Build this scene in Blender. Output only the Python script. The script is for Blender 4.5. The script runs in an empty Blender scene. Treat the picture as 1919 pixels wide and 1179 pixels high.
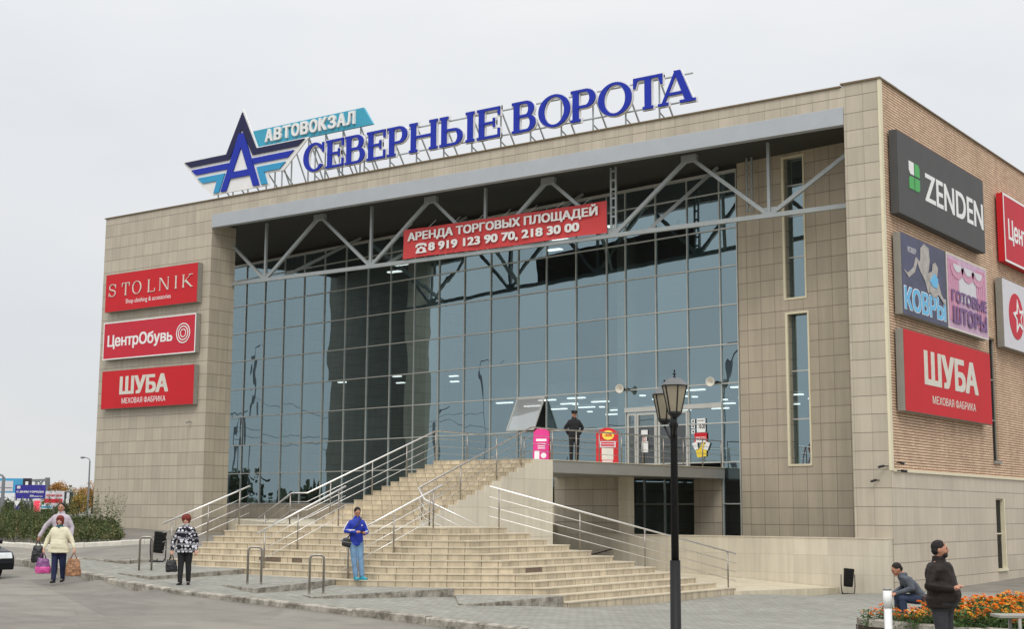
import bpy, bmesh, math, random
import numpy as np
from mathutils import Vector, Matrix

random.seed(7)
S = bpy.context.scene
COL = S.collection

# ------------------------------------------------------------------ camera
def rotmat(yaw, pitch, roll):
    f0 = Vector((-math.sin(yaw), math.cos(yaw), 0)); r0 = Vector((math.cos(yaw), math.sin(yaw), 0)); u0 = Vector((0, 0, 1))
    f = f0*math.cos(pitch)+u0*math.sin(pitch); u = u0*math.cos(pitch)-f0*math.sin(pitch)
    r = r0*math.cos(roll)+u*math.sin(roll); u2 = u*math.cos(roll)-r0*math.sin(roll)
    return Matrix(((r.x, u2.x, -f.x), (r.y, u2.y, -f.y), (r.z, u2.z, -f.z)))
cam = bpy.data.cameras.new('camera'); camo = bpy.data.objects.new('camera', cam); COL.objects.link(camo)
cam.sensor_fit = 'HORIZONTAL'; cam.sensor_width = 36.0; cam.lens = 36.0*2638.9/1919.0
cam.clip_start = 0.2; cam.clip_end = 3000
camo.matrix_world = Matrix.Translation((16.786, -44.155, 2.0)) @ rotmat(math.radians(35.845), math.radians(7.953), math.radians(0.317)).to_4x4()
S.camera = camo

# ------------------------------------------------------------------ world, sun, exposure
SUN_EL, SUN_AZ = math.radians(50), math.radians(146)      # azimuth clockwise from +Y
W = bpy.data.worlds.new('World'); S.world = W; W.use_nodes = True
nt = W.node_tree; nt.nodes.clear()
def wn(t, **k):
    n = nt.nodes.new(t)
    for a, b in k.items(): setattr(n, a, b)
    return n
out = wn('ShaderNodeOutputWorld'); bg = wn('ShaderNodeBackground')
sky = wn('ShaderNodeTexSky', sky_type='NISHITA', sun_disc=False); sky.sun_elevation = SUN_EL; sky.sun_rotation = SUN_AZ
tc = wn('ShaderNodeTexCoord'); sep = wn('ShaderNodeSeparateXYZ'); nt.links.new(tc.outputs['Generated'], sep.inputs[0])
# overcast luminance: brighter towards the zenith
mr0 = wn('ShaderNodeMapRange'); mr0.inputs[1].default_value = 0.0; mr0.inputs[2].default_value = .36; mr0.inputs[3].default_value = 7.75; mr0.inputs[4].default_value = 9.6; nt.links.new(sep.outputs[2], mr0.inputs[0])
mr1 = wn('ShaderNodeMapRange'); mr1.inputs[1].default_value = .38; mr1.inputs[2].default_value = .85; mr1.inputs[3].default_value = 0.0; mr1.inputs[4].default_value = 10.5; nt.links.new(sep.outputs[2], mr1.inputs[0])
mr = wn('ShaderNodeMath', operation='ADD'); nt.links.new(mr0.outputs[0], mr.inputs[0]); nt.links.new(mr1.outputs[0], mr.inputs[1])
mp = wn('ShaderNodeMapping'); mp.inputs['Scale'].default_value = (1.0, 1.0, 3.2); nt.links.new(tc.outputs['Generated'], mp.inputs[0])
nz = wn('ShaderNodeTexNoise'); nz.inputs['Scale'].default_value = 2.2; nz.inputs['Detail'].default_value = 5; nz.inputs['Roughness'].default_value = .55
nt.links.new(mp.outputs[0], nz.inputs['Vector'])
cr = wn('ShaderNodeValToRGB'); cr.color_ramp.elements[0].position = .3; cr.color_ramp.elements[0].color = (.875, .90, .935, 1)
cr.color_ramp.elements[1].position = .7; cr.color_ramp.elements[1].color = (1.0, 1.0, 1.0, 1); nt.links.new(nz.outputs[0], cr.inputs[0])
vm = wn('ShaderNodeVectorMath', operation='SCALE'); nt.links.new(cr.outputs[0], vm.inputs[0]); nt.links.new(mr.outputs[0], vm.inputs['Scale'])
mx = wn('ShaderNodeMix', data_type='RGBA'); mx.inputs[0].default_value = .93
nt.links.new(sky.outputs[0], mx.inputs[6]); nt.links.new(vm.outputs[0], mx.inputs[7])
nt.links.new(mx.outputs[2], bg.inputs[0]); bg.inputs[1].default_value = 0.1; nt.links.new(bg.outputs[0], out.inputs[0])
sun = bpy.data.lights.new('sun', 'SUN'); sun.energy = 1.3; sun.angle = math.radians(25); sun.color = (1, .96, .9)
suno = bpy.data.objects.new('sun', sun); COL.objects.link(suno)
sd = Vector((math.sin(SUN_AZ)*math.cos(SUN_EL), math.cos(SUN_AZ)*math.cos(SUN_EL), math.sin(SUN_EL)))
suno.rotation_euler = sd.to_track_quat('Z', 'Y').to_euler(); suno.location = (0, -40, 60)
S.view_settings.view_transform = 'Standard'; S.view_settings.look = 'None'; S.view_settings.exposure = 0.0; S.view_settings.gamma = 1
S.cycles.max_bounces = 8; S.cycles.transparent_max_bounces = 16

# ------------------------------------------------------------------ materials
def hexc(r, g, b):
    f = lambda c: ((c/255+.055)/1.055)**2.4 if c/255 > .04045 else c/255/12.92
    return (f(r), f(g), f(b), 1)
class M:
    def __init__(s, name):
        s.m = bpy.data.materials.new(name); s.m.use_nodes = True; s.t = s.m.node_tree; s.t.nodes.clear()
        s.o = s.n('ShaderNodeOutputMaterial'); s.b = s.n('ShaderNodeBsdfPrincipled'); s.l(s.b.outputs[0], s.o.inputs[0])
    def n(s, t, **k):
        x = s.t.nodes.new(t)
        for a, b in k.items(): setattr(x, a, b)
        return x
    def l(s, a, b): s.t.links.new(a, b)
    def coord(s):
        if not hasattr(s, '_c'): s._c = s.n('ShaderNodeTexCoord').outputs['Object']
        return s._c
    def val(s, op, a, b=None, c=None):
        x = s.n('ShaderNodeMath', operation=op)
        for i, v in enumerate((a, b, c)):
            if v is None: continue
            if isinstance(v, (int, float)): x.inputs[i].default_value = v
            else: s.l(v, x.inputs[i])
        return x.outputs[0]
    def noise(s, scale, detail=4, rough=.55, vec=None):
        x = s.n('ShaderNodeTexNoise'); x.inputs['Scale'].default_value = scale; x.inputs['Detail'].default_value = detail; x.inputs['Roughness'].default_value = rough
        s.l(vec if vec is not None else s.coord(), x.inputs['Vector']); return x.outputs[0]
    def mix(s, f, a, b, blend='MIX'):
        x = s.n('ShaderNodeMix', data_type='RGBA', blend_type=blend)
        for i, v in ((0, f), (6, a), (7, b)):
            if isinstance(v, (int, float)): x.inputs[i].default_value = v
            elif isinstance(v, tuple): x.inputs[i].default_value = v
            else: s.l(v, x.inputs[i])
        return x.outputs[2]
    def remap(s, v, a, b, c, d):
        x = s.n('ShaderNodeMapRange'); s.l(v, x.inputs[0])
        for i, k in enumerate((a, b, c, d)): x.inputs[i+1].default_value = k
        return x.outputs[0]
    def scale(s, col, f):
        x = s.n('ShaderNodeVectorMath', operation='SCALE')
        if isinstance(col, tuple): x.inputs[0].default_value = col[:3]
        else: s.l(col, x.inputs[0])
        s.l(f, x.inputs['Scale']); return x.outputs[0]
    def base(s, c, rough=.6, metal=0, spec=.4):
        if isinstance(c, tuple): s.b.inputs['Base Color'].default_value = c
        else: s.l(c, s.b.inputs['Base Color'])
        if isinstance(rough, (int, float)): s.b.inputs['Roughness'].default_value = rough
        else: s.l(rough, s.b.inputs['Roughness'])
        s.b.inputs['Metallic'].default_value = metal; s.b.inputs['Specular IOR Level'].default_value = spec
    def bump(s, h, strength=.3, dist=.01):
        x = s.n('ShaderNodeBump'); x.inputs['Strength'].default_value = strength; x.inputs['Distance'].default_value = dist
        s.l(h, x.inputs['Height']); s.l(x.outputs[0], s.b.inputs['Normal'])
def plain(name, c, rough=.6, metal=0, var=.12, ns=6, bump=0, bs=40, spec=.4):
    m = M(name); a = m.noise(ns, 5); f = m.remap(a, .25, .75, 1-var, 1+var)
    m.base(m.scale(c, f), rough, metal, spec)
    if bump: m.bump(m.noise(bs, 5), .6, bump)
    return m.m
def uvcoord(m, kind):
    """wall coordinates in metres: 'x' -> (x,z), 'y' -> (y,z), 'd' -> along the 36 degree facet, 'f' -> floor (x,y)"""
    s = m.n('ShaderNodeSeparateXYZ'); m.l(m.coord(), s.inputs[0])
    if kind == 'x': return s.outputs[0], s.outputs[2]
    if kind == 'y': return s.outputs[1], s.outputs[2]
    if kind == 'f': return s.outputs[0], s.outputs[1]
    d = m.val('ADD', m.val('MULTIPLY', s.outputs[0], math.cos(math.radians(36))), m.val('MULTIPLY', s.outputs[1], math.sin(math.radians(36))))
    return d, s.outputs[2]
def tiles(name, kind, c, w, h, u0=0, v0=0, joint=(.17, .14, .115, 1), lw=.0135, lu=.8, lv=1.0, var=.07, rough=.45, stain=.10, spec=.4, c2=None, bond=0):
    m = M(name); u, v = uvcoord(m, kind)
    def cell(a, o, w_): return m.val('DIVIDE', m.val('SUBTRACT', a, o), w_)
    cv = cell(v, v0, h)
    if bond: u = m.val('ADD', u, m.val('MULTIPLY', m.val('FLOOR', cv), bond))
    cu = cell(u, u0, w)
    def line(cc, w_, k):
        f = m.val('FRACT', cc); d = m.val('MULTIPLY', m.val('MINIMUM', f, m.val('SUBTRACT', 1.0, f)), w_)
        return m.remap(d, lw*.5, lw*1.1, k, 0)
    ln = m.val('MAXIMUM', line(cu, w, lu), line(cv, h, lv))
    cb = m.n('ShaderNodeCombineXYZ'); m.l(m.val('FLOOR', cu), cb.inputs[0]); m.l(m.val('FLOOR', cv), cb.inputs[1])
    wnz = m.n('ShaderNodeTexWhiteNoise', noise_dimensions='2D'); m.l(cb.outputs[0], wnz.inputs['Vector'])
    f = m.remap(wnz.outputs['Value'], 0, 1, 1-var, 1+var)
    st = m.noise(.55, 6, .65); f2 = m.remap(st, .3, .75, 1+stain*.4, 1-stain)
    mp = m.n('ShaderNodeMapping'); mp.inputs['Scale'].default_value = (5, 5, .35); m.l(m.coord(), mp.inputs[0])
    f3 = m.remap(m.noise(1.0, 4, .6, mp.outputs[0]), .35, .75, 1.0+stain*.4, 1-stain*1.3)
    col = m.scale(c, m.val('MULTIPLY', m.val('MULTIPLY', f, f2), f3))
    if c2: col = m.mix(m.remap(m.noise(.25, 3), .4, .65, 0, 1), col, c2)
    col = m.mix(ln, col, joint); m.base(col, rough, 0, spec)
    m.bump(m.val('SUBTRACT', 1.0, ln), .5, .006)
    return m.m
def emit(name, c, s):
    m = M(name); m.t.nodes.remove(m.b); e = m.n('ShaderNodeEmission'); e.inputs[0].default_value = c; e.inputs[1].default_value = s; m.l(e.outputs[0], m.o.inputs[0]); return m.m

CT = hexc(186, 176, 158)
MAT = {}
MAT['tile_x'] = tiles('facade_tile_front', 'x', CT, .6, .6, 0, .40, lu=.42)
MAT['tile_y'] = tiles('facade_tile_side', 'y', CT, .6, .6, 0, .40, lu=.42)
MAT['tile_g'] = tiles('facade_tile_recess', 'x', hexc(178, 166, 146), .6, .6, -.12, .357, lu=.75)
MAT['tile_sy'] = tiles('socle_tile_side', 'y', hexc(196, 184, 165), 1.2, .6, 0, .40, lu=.18, lv=.9)
MAT['par_x'] = tiles('parapet_tile', 'x', hexc(202, 193, 174), 1.2, .6, .3, .62, lu=.35, lv=.5, lw=.008, joint=hexc(150, 140, 122))
MAT['side_y'] = tiles('stair_side_tile', 'y', hexc(212, 205, 188), 1.2, .9, .5, .3, lu=.55, lv=.6, lw=.008, joint=hexc(150, 140, 122))
SC = hexc(194, 180, 155)
for k in 'xyd':
    MAT['step_'+k] = tiles('step_riser_tile_'+k, k, SC, .41 if k == 'd' else .4, 20, .13, -10, joint=hexc(112, 98, 76), lw=.011, lu=.9, lv=0, var=.14, stain=.22, rough=.4)
MAT['tread'] = tiles('step_tread_tile', 'f', hexc(202, 191, 168), .4, .4, 0, 0, joint=hexc(160, 145, 115), lw=.008, lu=.5, lv=.5, rough=.4)
MAT['rampfloor'] = tiles('ramp_floor_tile', 'f', hexc(204, 194, 170), .4, .4, 0, 0, joint=hexc(150, 138, 112), lw=.008, lu=.4, lv=.4, rough=.4)
MAT['brick'] = tiles('side_brick', 'y', hexc(222, 196, 168), .26, .094, 0, 0, joint=hexc(118, 74, 54), lw=.020, lu=.35, lv=.95, var=.11, stain=.14, rough=.85, spec=.15, c2=None, bond=.13)
MAT['cream_trim'] = plain('cream_metal_trim', hexc(220, 211, 182), .45, 0, .06, 3)
MAT['coping'] = plain('roof_coping_metal', hexc(120, 105, 82), .5, .3, .1, 3)
MAT['fascia'] = plain('fascia_metal', hexc(174, 179, 183), .42, .25, .05, 1.5)
MAT['soffit'] = plain('soffit_panel', hexc(56, 55, 51), .7, 0, .08, 1)
MAT['steel'] = plain('painted_grey_steel', hexc(160, 166, 166), .45, .2, .07, 5)
MAT['stainless'] = plain('stainless_rail', hexc(226, 224, 220), .34, 1.0, .06, 12)
MAT['postmetal'] = plain('ground_tinted_steel', hexc(150, 144, 136), .38, .85, .1, 10)  # darker copy of the rail steel, with ground reflection put into the colour
MAT['mullion'] = plain('aluminium_mullion', hexc(196, 196, 190), .4, .35, .05, 3)
MAT['deckmetal'] = plain('deck_edge_metal', hexc(150, 150, 146), .45, .3, .06, 2)
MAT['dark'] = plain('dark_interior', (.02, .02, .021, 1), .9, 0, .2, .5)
MAT['intwall'] = plain('interior_wall', (.16, .17, .165, 1), .85, 0, .25, .4)
MAT['intfloor'] = plain('interior_floor', (.2, .2, .19, 1), .4, 0, .2, .5)
MAT['black'] = plain('black_paint', (.008, .008, .009, 1), .55, 0, .2, 8, spec=.3)
MAT['blackmetal'] = plain('black_metal', (.02, .02, .022, 1), .45, .3, .2, 10)
MAT['white'] = plain('white_paint', hexc(232, 232, 230), .45, 0, .04, 4)
MAT['offwhite'] = plain('off_white_paint', hexc(212, 208, 196), .6, 0, .1, 6)
MAT['signgrey'] = plain('sign_case_grey', hexc(148, 146, 138), .5, .2, .06, 3)
MAT['red'] = plain('sign_red', hexc(198, 28, 38), .65, 0, .05, 1.2)
MAT['red2'] = plain('sign_red_faded', hexc(196, 40, 58), .65, 0, .05, 1.2)
MAT['bannerred'] = plain('banner_red_vinyl', hexc(205, 66, 66), .5, 0, .07, 2, .004, 3)
MAT['zgrey'] = plain('sign_charcoal', hexc(78, 78, 78), .65, 0, .06, 2)
MAT['green'] = plain('sign_green', hexc(62, 168, 78), .45, 0, .04)
MAT['blue'] = plain('letter_blue', hexc(8, 40, 164), .5, 0, .05, 2)
MAT['navy'] = plain('emblem_navy', hexc(18, 20, 66), .5, 0, .05, 2)
MAT['cyan'] = plain('emblem_cyan', hexc(44, 150, 196), .3, 0, .05, 2)
MAT['teal'] = plain('board_teal', hexc(58, 158, 186), .35, 0, .05, 2)
MAT['posternavy'] = plain('poster_navy', hexc(62, 64, 92), .45, 0, .35, 1.4)
MAT['skyblue'] = plain('poster_sky_blue', hexc(96, 178, 222), .45, 0, .1, 3)
MAT['purple'] = plain('poster_purple', hexc(112, 72, 128), .45, 0, .2, 3)
MAT['mauve'] = plain('poster_mauve', hexc(196, 160, 186), .45, 0, .2, 3)
MAT['pinkcurtain'] = plain('poster_pink', hexc(202, 140, 166), .45, 0, .15, 6)
MAT['lightgrey'] = plain('poster_light_grey', hexc(208, 206, 210), .45, 0, .06, 3)
MAT['posterskin'] = plain('poster_beige', hexc(170, 164, 158), .5, 0, .3, 5)
MAT['light'] = emit('ceiling_light_panel', (1, .98, .95, 1), 3.2)
def glassmat(name, tint, refl, fac0, fac1, wav=.012, dust_glare=.02):
    m = M(name); m.t.nodes.remove(m.b)
    t = m.n('ShaderNodeBsdfTransparent'); t.inputs[0].default_value = tint
    g = m.n('ShaderNodeBsdfGlossy'); g.inputs['Roughness'].default_value = 0.0; g.inputs[0].default_value = refl
    lw = m.n('ShaderNodeLayerWeight'); lw.inputs['Blend'].default_value = .25; f = m.val('MULTIPLY', m.remap(lw.outputs['Fresnel'], 0, 1, fac0, fac1), m.remap(m.n('ShaderNodeObjectInfo').outputs['Random'], 0, 1, .86, 1.06))
    mx_ = m.n('ShaderNodeMixShader'); m.l(f, mx_.inputs[0]); m.l(t.outputs[0], mx_.inputs[1]); m.l(g.outputs[0], mx_.inputs[2])
    d = m.n('ShaderNodeBsdfDiffuse'); d.inputs[0].default_value = (.5, .52, .52, 1); m2 = m.n('ShaderNodeMixShader'); m2.inputs[0].default_value = dust_glare
    m.l(mx_.outputs[0], m2.inputs[1]); m.l(d.outputs[0], m2.inputs[2]); m.l(m2.outputs[0], m.o.inputs[0])
    mp_ = m.n('ShaderNodeMapping'); mp_.inputs['Scale'].default_value = (1, 1, .45); m.l(m.coord(), mp_.inputs[0])
    bp = m.n('ShaderNodeBump'); bp.inputs['Strength'].default_value = 1; bp.inputs['Distance'].default_value = wav; m.l(m.noise(.8, 1.5, .4, mp_.outputs[0]), bp.inputs['Height']); m.l(bp.outputs[0], g.inputs['Normal'])
    return m.m
MAT['glass'] = glassmat('facade_glass', (.42, .50, .50, 1), (.56, .76, .84, 1), .42, .95)
MAT['ventglass'] = glassmat('dust_glare_vent_glass', (.5, .55, .56, 1), (.8, .86, .88, 1), .35, .9, .004, .55)  # pale diffuse share stands for dust plus a bright reflection painted in
MAT['darkglass'] = glassmat('dark_window_glass', (.3, .3, .32, 1), (.5, .52, .56, 1), .08, .55, .004, .02)
MAT['clearglass'] = glassmat('door_glass', (.7, .76, .76, 1), (.85, .9, .92, 1), .12, .9, .004)

# ------------------------------------------------------------------ mesh builder
class MB:
    def __init__(s): s.v = []; s.f = []; s.mi = []
    def add(s, vs, fs, mi=0):
        o = len(s.v); s.v += [tuple(p) for p in vs]; s.f += [tuple(o+i for i in f) for f in fs]; s.mi += [mi]*len(fs); return s
    def box(s, x0, x1, y0, y1, z0, z1, mi=0):
        x0, x1 = sorted((x0, x1)); y0, y1 = sorted((y0, y1)); z0, z1 = sorted((z0, z1))
        vs = [(x, y, z) for z in (z0, z1) for y in (y0, y1) for x in (x0, x1)]
        return s.add(vs, [(0, 2, 3, 1), (4, 5, 7, 6), (0, 1, 5, 4), (2, 6, 7, 3), (0, 4, 6, 2), (1, 3, 7, 5)], mi)
    def obox(s, c, ax, ay, az, mi=0):
        """box with centre c and half-axis vectors"""
        c, ax, ay, az = map(Vector, (c, ax, ay, az))
        vs = [c+ax*i+ay*j+az*k for k in (-1, 1) for j in (-1, 1) for i in (-1, 1)]
        fs = [(0, 2, 3, 1), (4, 5, 7, 6), (0, 1, 5, 4), (2, 6, 7, 3), (0, 4, 6, 2), (1, 3, 7, 5)]
        if ax.cross(ay).dot(az) < 0: fs = [f[::-1] for f in fs]
        return s.add(vs, fs, mi)
    def bar(s, a, b, w, h=None, up=(0, 0, 1), mi=0):
        a, b = Vector(a), Vector(b); d = b-a; L = d.length; d.normalize(); up = Vector(up)
        if abs(d.dot(up)) > .98: up = Vector((0, 1, 0))
        sd_ = d.cross(up).normalized(); u = sd_.cross(d).normalized(); h = w if h is None else h
        return s.obox((a+b)/2, d*L/2, sd_*w/2, u*h/2, mi)
    def prism(s, poly, z0, z1, mi=0, smi=None, zf=None):
        """poly: list of (x,y) ccw; zf optional top heights"""
        n = len(poly); top = zf or [z1]*n
        vs = [(x, y, z0) for x, y in poly]+[(x, y, t) for (x, y), t in zip(poly, top)]
        s.add(vs, [tuple(range(n-1, -1, -1)), tuple(range(n, 2*n))], mi)
        o = len(s.v)-2*n
        for i in range(n):
            j = (i+1) % n; s.f.append((o+i, o+j, o+n+j, o+n+i)); s.mi.append(smi[i] if smi else mi)
        return s
    def tube(s, pts, r, n=8, cap=True, mi=0):
        pts = [Vector(p) for p in pts]; R = r if isinstance(r, (list, tuple)) else [r]*len(pts); rings = []
        up = None
        for i, p in enumerate(pts):
            d = (pts[min(i+1, len(pts)-1)]-pts[max(i-1, 0)]).normalized()
            if up is None: up = Vector((0, 0, 1)) if abs(d.z) < .9 else Vector((1, 0, 0))
            a = d.cross(up).normalized(); b = a.cross(d).normalized(); up = b
            rings.append([p+(a*math.cos(2*math.pi*k/n)+b*math.sin(2*math.pi*k/n))*R[i] for k in range(n)])
        vs = [q for g in rings for q in g]; fs = []
        for i in range(len(rings)-1):
            for k in range(n): fs.append((i*n+k, i*n+(k+1) % n, (i+1)*n+(k+1) % n, (i+1)*n+k))
        if cap: fs += [tuple(range(n-1, -1, -1)), tuple((len(rings)-1)*n+k for k in range(n))]
        return s.add(vs, fs, mi)
    def lathe(s, c, prof, n=16, mi=0, ax=None):
        """prof: list of (r, z) from bottom to top, closed"""
        c = Vector(c); Rm = ax.to_track_quat('Z', 'Y').to_matrix() if ax is not None else Matrix.Identity(3)
        vs = [c+Rm@Vector((r*math.cos(2*math.pi*k/n), r*math.sin(2*math.pi*k/n), z)) for r, z in prof for k in range(n)]; fs = []
        for i in range(len(prof)-1):
            for k in range(n): fs.append((i*n+k, i*n+(k+1) % n, (i+1)*n+(k+1) % n, (i+1)*n+k))
        fs += [tuple(range(n-1, -1, -1)), tuple((len(prof)-1)*n+k for k in range(n))]
        return s.add(vs, fs, mi)
    def ell(s, c, rx, ry, rz, n=14, m=9, mi=0, fn=None):
        c = Vector(c); vs = [Vector((0, 0, -1))]
        for i in range(1, m):
            t = -math.pi/2+math.pi*i/m
            for k in range(n): vs.append(Vector((math.cos(t)*math.cos(2*math.pi*k/n), math.cos(t)*math.sin(2*math.pi*k/n), math.sin(t))))
        vs.append(Vector((0, 0, 1)))
        if fn: vs = [fn(v) for v in vs]
        vs = [c+Vector((v.x*rx, v.y*ry, v.z*rz)) for v in vs]; fs = []
        for k in range(n): fs.append((0, 1+(k+1) % n, 1+k))
        for i in range(m-2):
            for k in range(n): fs.append((1+i*n+k, 1+i*n+(k+1) % n, 1+(i+1)*n+(k+1) % n, 1+(i+1)*n+k))
        e = len(vs)-1; o = 1+(m-2)*n
        for k in range(n): fs.append((o+k, o+(k+1) % n, e))
        return s.add(vs, fs, mi)
    def loft(s, rings, n=16, mi=0):
        """rings: (cx,cy,cz,rx,ry) horizontal superellipses bottom to top"""
        vs = []; fs = []
        for cx, cy, cz, rx, ry in rings:
            for k in range(n):
                a = 2*math.pi*k/n; ca, sa = math.cos(a), math.sin(a); e = .85
                vs.append((cx+rx*math.copysign(abs(ca)**e, ca), cy+ry*math.copysign(abs(sa)**e, sa), cz))
        for i in range(len(rings)-1):
            for k in range(n): fs.append((i*n+k, i*n+(k+1) % n, (i+1)*n+(k+1) % n, (i+1)*n+k))
        fs += [tuple(range(n-1, -1, -1)), tuple((len(rings)-1)*n+k for k in range(n))]
        return s.add(vs, fs, mi)
    def mesh(s, name):
        me = bpy.data.meshes.new(name); me.from_pydata(s.v, [], s.f); me.update(); return me

def put(o, parent):
    COL.objects.link(o)
    if parent is not None:
        o.parent = parent
        root = parent
        M_ = Matrix.Identity(4)
        chain = []
        while root is not None: chain.append(root); root = root.parent
        for r in reversed(chain): M_ = M_ @ r.matrix_parent_inverse @ Matrix.LocRotScale(r.location, r.rotation_euler, r.scale)
        o.matrix_parent_inverse = M_.inverted()
    return o
def build(mb, name, mats, parent=None, smooth=False, bevel=0, auto=None):
    me = mb.mesh(name)
    for m in (mats if isinstance(mats, (list, tuple)) else [mats]): me.materials.append(MAT[m] if isinstance(m, str) else m)
    if len(me.materials) > 1: me.polygons.foreach_set('material_index', mb.mi)
    if smooth: me.polygons.foreach_set('use_smooth', [True]*len(me.polygons))
    o = put(bpy.data.objects.new(name, me), parent)
    if bevel:
        b = o.modifiers.new('bevel', 'BEVEL'); b.width = bevel; b.segments = 2; b.limit_method = 'ANGLE'
    if auto:
        pass
    return o
def tag(o, label=None, cat=None, group=None, kind=None):
    for k, v in (('label', label), ('category', cat), ('group', group), ('kind', kind)):
        if v: o[k] = v
    return o
def thing(name, label, cat, loc=(0, 0, 0), group=None, rz=0):
    o = bpy.data.objects.new(name, None); o.location = loc; o.rotation_euler = (0, 0, rz); o.empty_display_size = .2; COL.objects.link(o)
    return tag(o, label, cat, group)
def struct(name, mb, m, smooth=False): return tag(build(mb, name, m, None, smooth), kind='structure')
def clone(o, parent=None):
    c = o.copy(); COL.objects.link(c)
    if parent is not None: c.parent = parent
    for ch in list(o.children): clone(ch, c)
    return c
DG = None
def eval_mesh(o):
    dg = bpy.context.evaluated_depsgraph_get(); dg.update()
    return bpy.data.meshes.new_from_object(o.evaluated_get(dg))

# text and outlines, laid on a plane (O origin, U right, V up, N outward)
def curve_mesh(outlines, depth, offset):
    cu = bpy.data.curves.new('tmp', 'CURVE'); cu.dimensions = '2D'; cu.fill_mode = 'BOTH'; cu.extrude = depth/2; cu.offset = offset
    for pl in outlines:
        sp = cu.splines.new('POLY'); sp.points.add(len(pl)-1)
        for p, (x, y) in zip(sp.points, pl): p.co = (x, y, 0, 1)
        sp.use_cyclic_u = True
    o = bpy.data.objects.new('tmp', cu); COL.objects.link(o); me = eval_mesh(o); bpy.data.objects.remove(o); bpy.data.curves.remove(cu); return me
def mesh_to_mb(mb, me, fn, mi=0):
    vs = [fn(v.co) for v in me.vertices]; mb.add(vs, [tuple(p.vertices) for p in me.polygons], mi); bpy.data.meshes.remove(me)
def font_outlines(body, spacing, shear):
    cu = bpy.data.curves.new('tmp', 'FONT'); cu.body = body; cu.size = 1; cu.space_character = spacing; cu.shear = shear
    o = bpy.data.objects.new('tmp', cu); COL.objects.link(o); dg = bpy.context.evaluated_depsgraph_get(); dg.update(); ev = o.evaluated_get(dg); c2 = ev.to_curve(dg); Q = []
    for sp in c2.splines:
        if sp.type == 'BEZIER':
            bp = sp.bezier_points; q = []; n = len(bp)
            for k in range(n):
                a, b = bp[k], bp[(k+1) % n]; p0, p1, p2, p3 = a.co, a.handle_right, b.handle_left, b.co
                for t in (0, .2, .4, .6, .8): u = 1-t; v = p0*u**3+p1*3*u*u*t+p2*3*u*t*t+p3*t**3; q.append((v.x, v.y))
        else: q = [(p.co.x, p.co.y) for p in sp.points]
        if len(q) > 2: Q.append(q)
    ev.to_curve_clear(); bpy.data.objects.remove(o); bpy.data.curves.remove(cu); return Q
def text_mb(mb, body, O, U, V, N, w, h, depth=.02, bold=0.0, spacing=1.0, mi=0, shear=0, rows=64):
    """lettering filled row by row with the non-zero rule (the built-in Cyrillic outlines overlap, so an ordinary curve fill breaks)"""
    Q = font_outlines(body, spacing, shear); d = bold*.8; dy = d*.62
    E_ = np.array([(a[0], a[1], b[0], b[1]) for q in Q for a, b in zip(q, q[1:]+q[:1]) if abs(a[1]-b[1]) > 1e-7])
    y0, y1 = min(E_[:, 1].min(), E_[:, 3].min()), max(E_[:, 1].max(), E_[:, 3].max())
    def spans(y):
        m_ = ((E_[:, 1] <= y) & (E_[:, 3] > y)) | ((E_[:, 3] <= y) & (E_[:, 1] > y)); e = E_[m_]
        if not len(e): return []
        x = e[:, 0]+(y-e[:, 1])/(e[:, 3]-e[:, 1])*(e[:, 2]-e[:, 0]); s_ = np.where(e[:, 3] > e[:, 1], 1, -1); o = np.argsort(x); x, s_ = x[o], s_[o]; wd = 0; r = []
        for k in range(len(x)):
            if wd == 0: st = x[k]
            wd += s_[k]
            if wd == 0: r.append((st, x[k]))
        return r
    ya, yb = y0-dy, y1+dy; rh = (yb-ya)/rows; runs = {}; done = []
    for k in range(rows):
        y = ya+(k+.5)*rh; iv = sorted((a-d, b+d) for yy in ((y,) if dy < .002 else (y-dy, y-dy*.5, y, y+dy*.5, y+dy)) for a, b in spans(yy)); mg = []
        for a, b in iv:
            if mg and a <= mg[-1][1]: mg[-1][1] = max(mg[-1][1], b)
            else: mg.append([a, b])
        cur = {}
        for a, b in mg:
            key = (round(a, 3), round(b, 3)); cur[key] = runs.pop(key, k)
        done += [(a, b, st, k) for (a, b), st in runs.items()]; runs = cur
    done += [(a, b, st, rows) for (a, b), st in runs.items()]
    xl, xr = min(q[0] for q in done), max(q[1] for q in done); O, U, V, N = map(Vector, (O, U, V, N)); sx, sy = w/(xr-xl), h/rows
    for a, b, k0, k1 in done:
        p = [O+U*(x-xl)*sx+V*y*sy+N*z for z in (0, depth) for x, y in ((a, k0), (b, k0), (b, k1), (a, k1))]
        mb.add(p, [(4, 5, 6, 7), (0, 1, 5, 4), (1, 2, 6, 5), (2, 3, 7, 6), (3, 0, 4, 7)], mi)
    return mb
def shape_mb(mb, outlines, O, U, V, N, depth, offset=0, n0=0, mi=0):
    O, U, V, N = map(Vector, (O, U, V, N)); me = curve_mesh(outlines, depth, offset)
    mesh_to_mb(mb, me, lambda c: O+U*c.x+V*c.y+N*(n0+c.z+depth/2), mi); return mb
def circ(x, y, rx, ry=None, n=36, a0=0, a1=360):
    ry = ry or rx; return [(x+rx*math.cos(math.radians(a0+(a1-a0)*i/n)), y+ry*math.sin(math.radians(a0+(a1-a0)*i/n))) for i in range(n+(a1-a0 != 360))]
def rect(x0, y0, x1, y1): return [(x0, y0), (x1, y0), (x1, y1), (x0, y1)]

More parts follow.
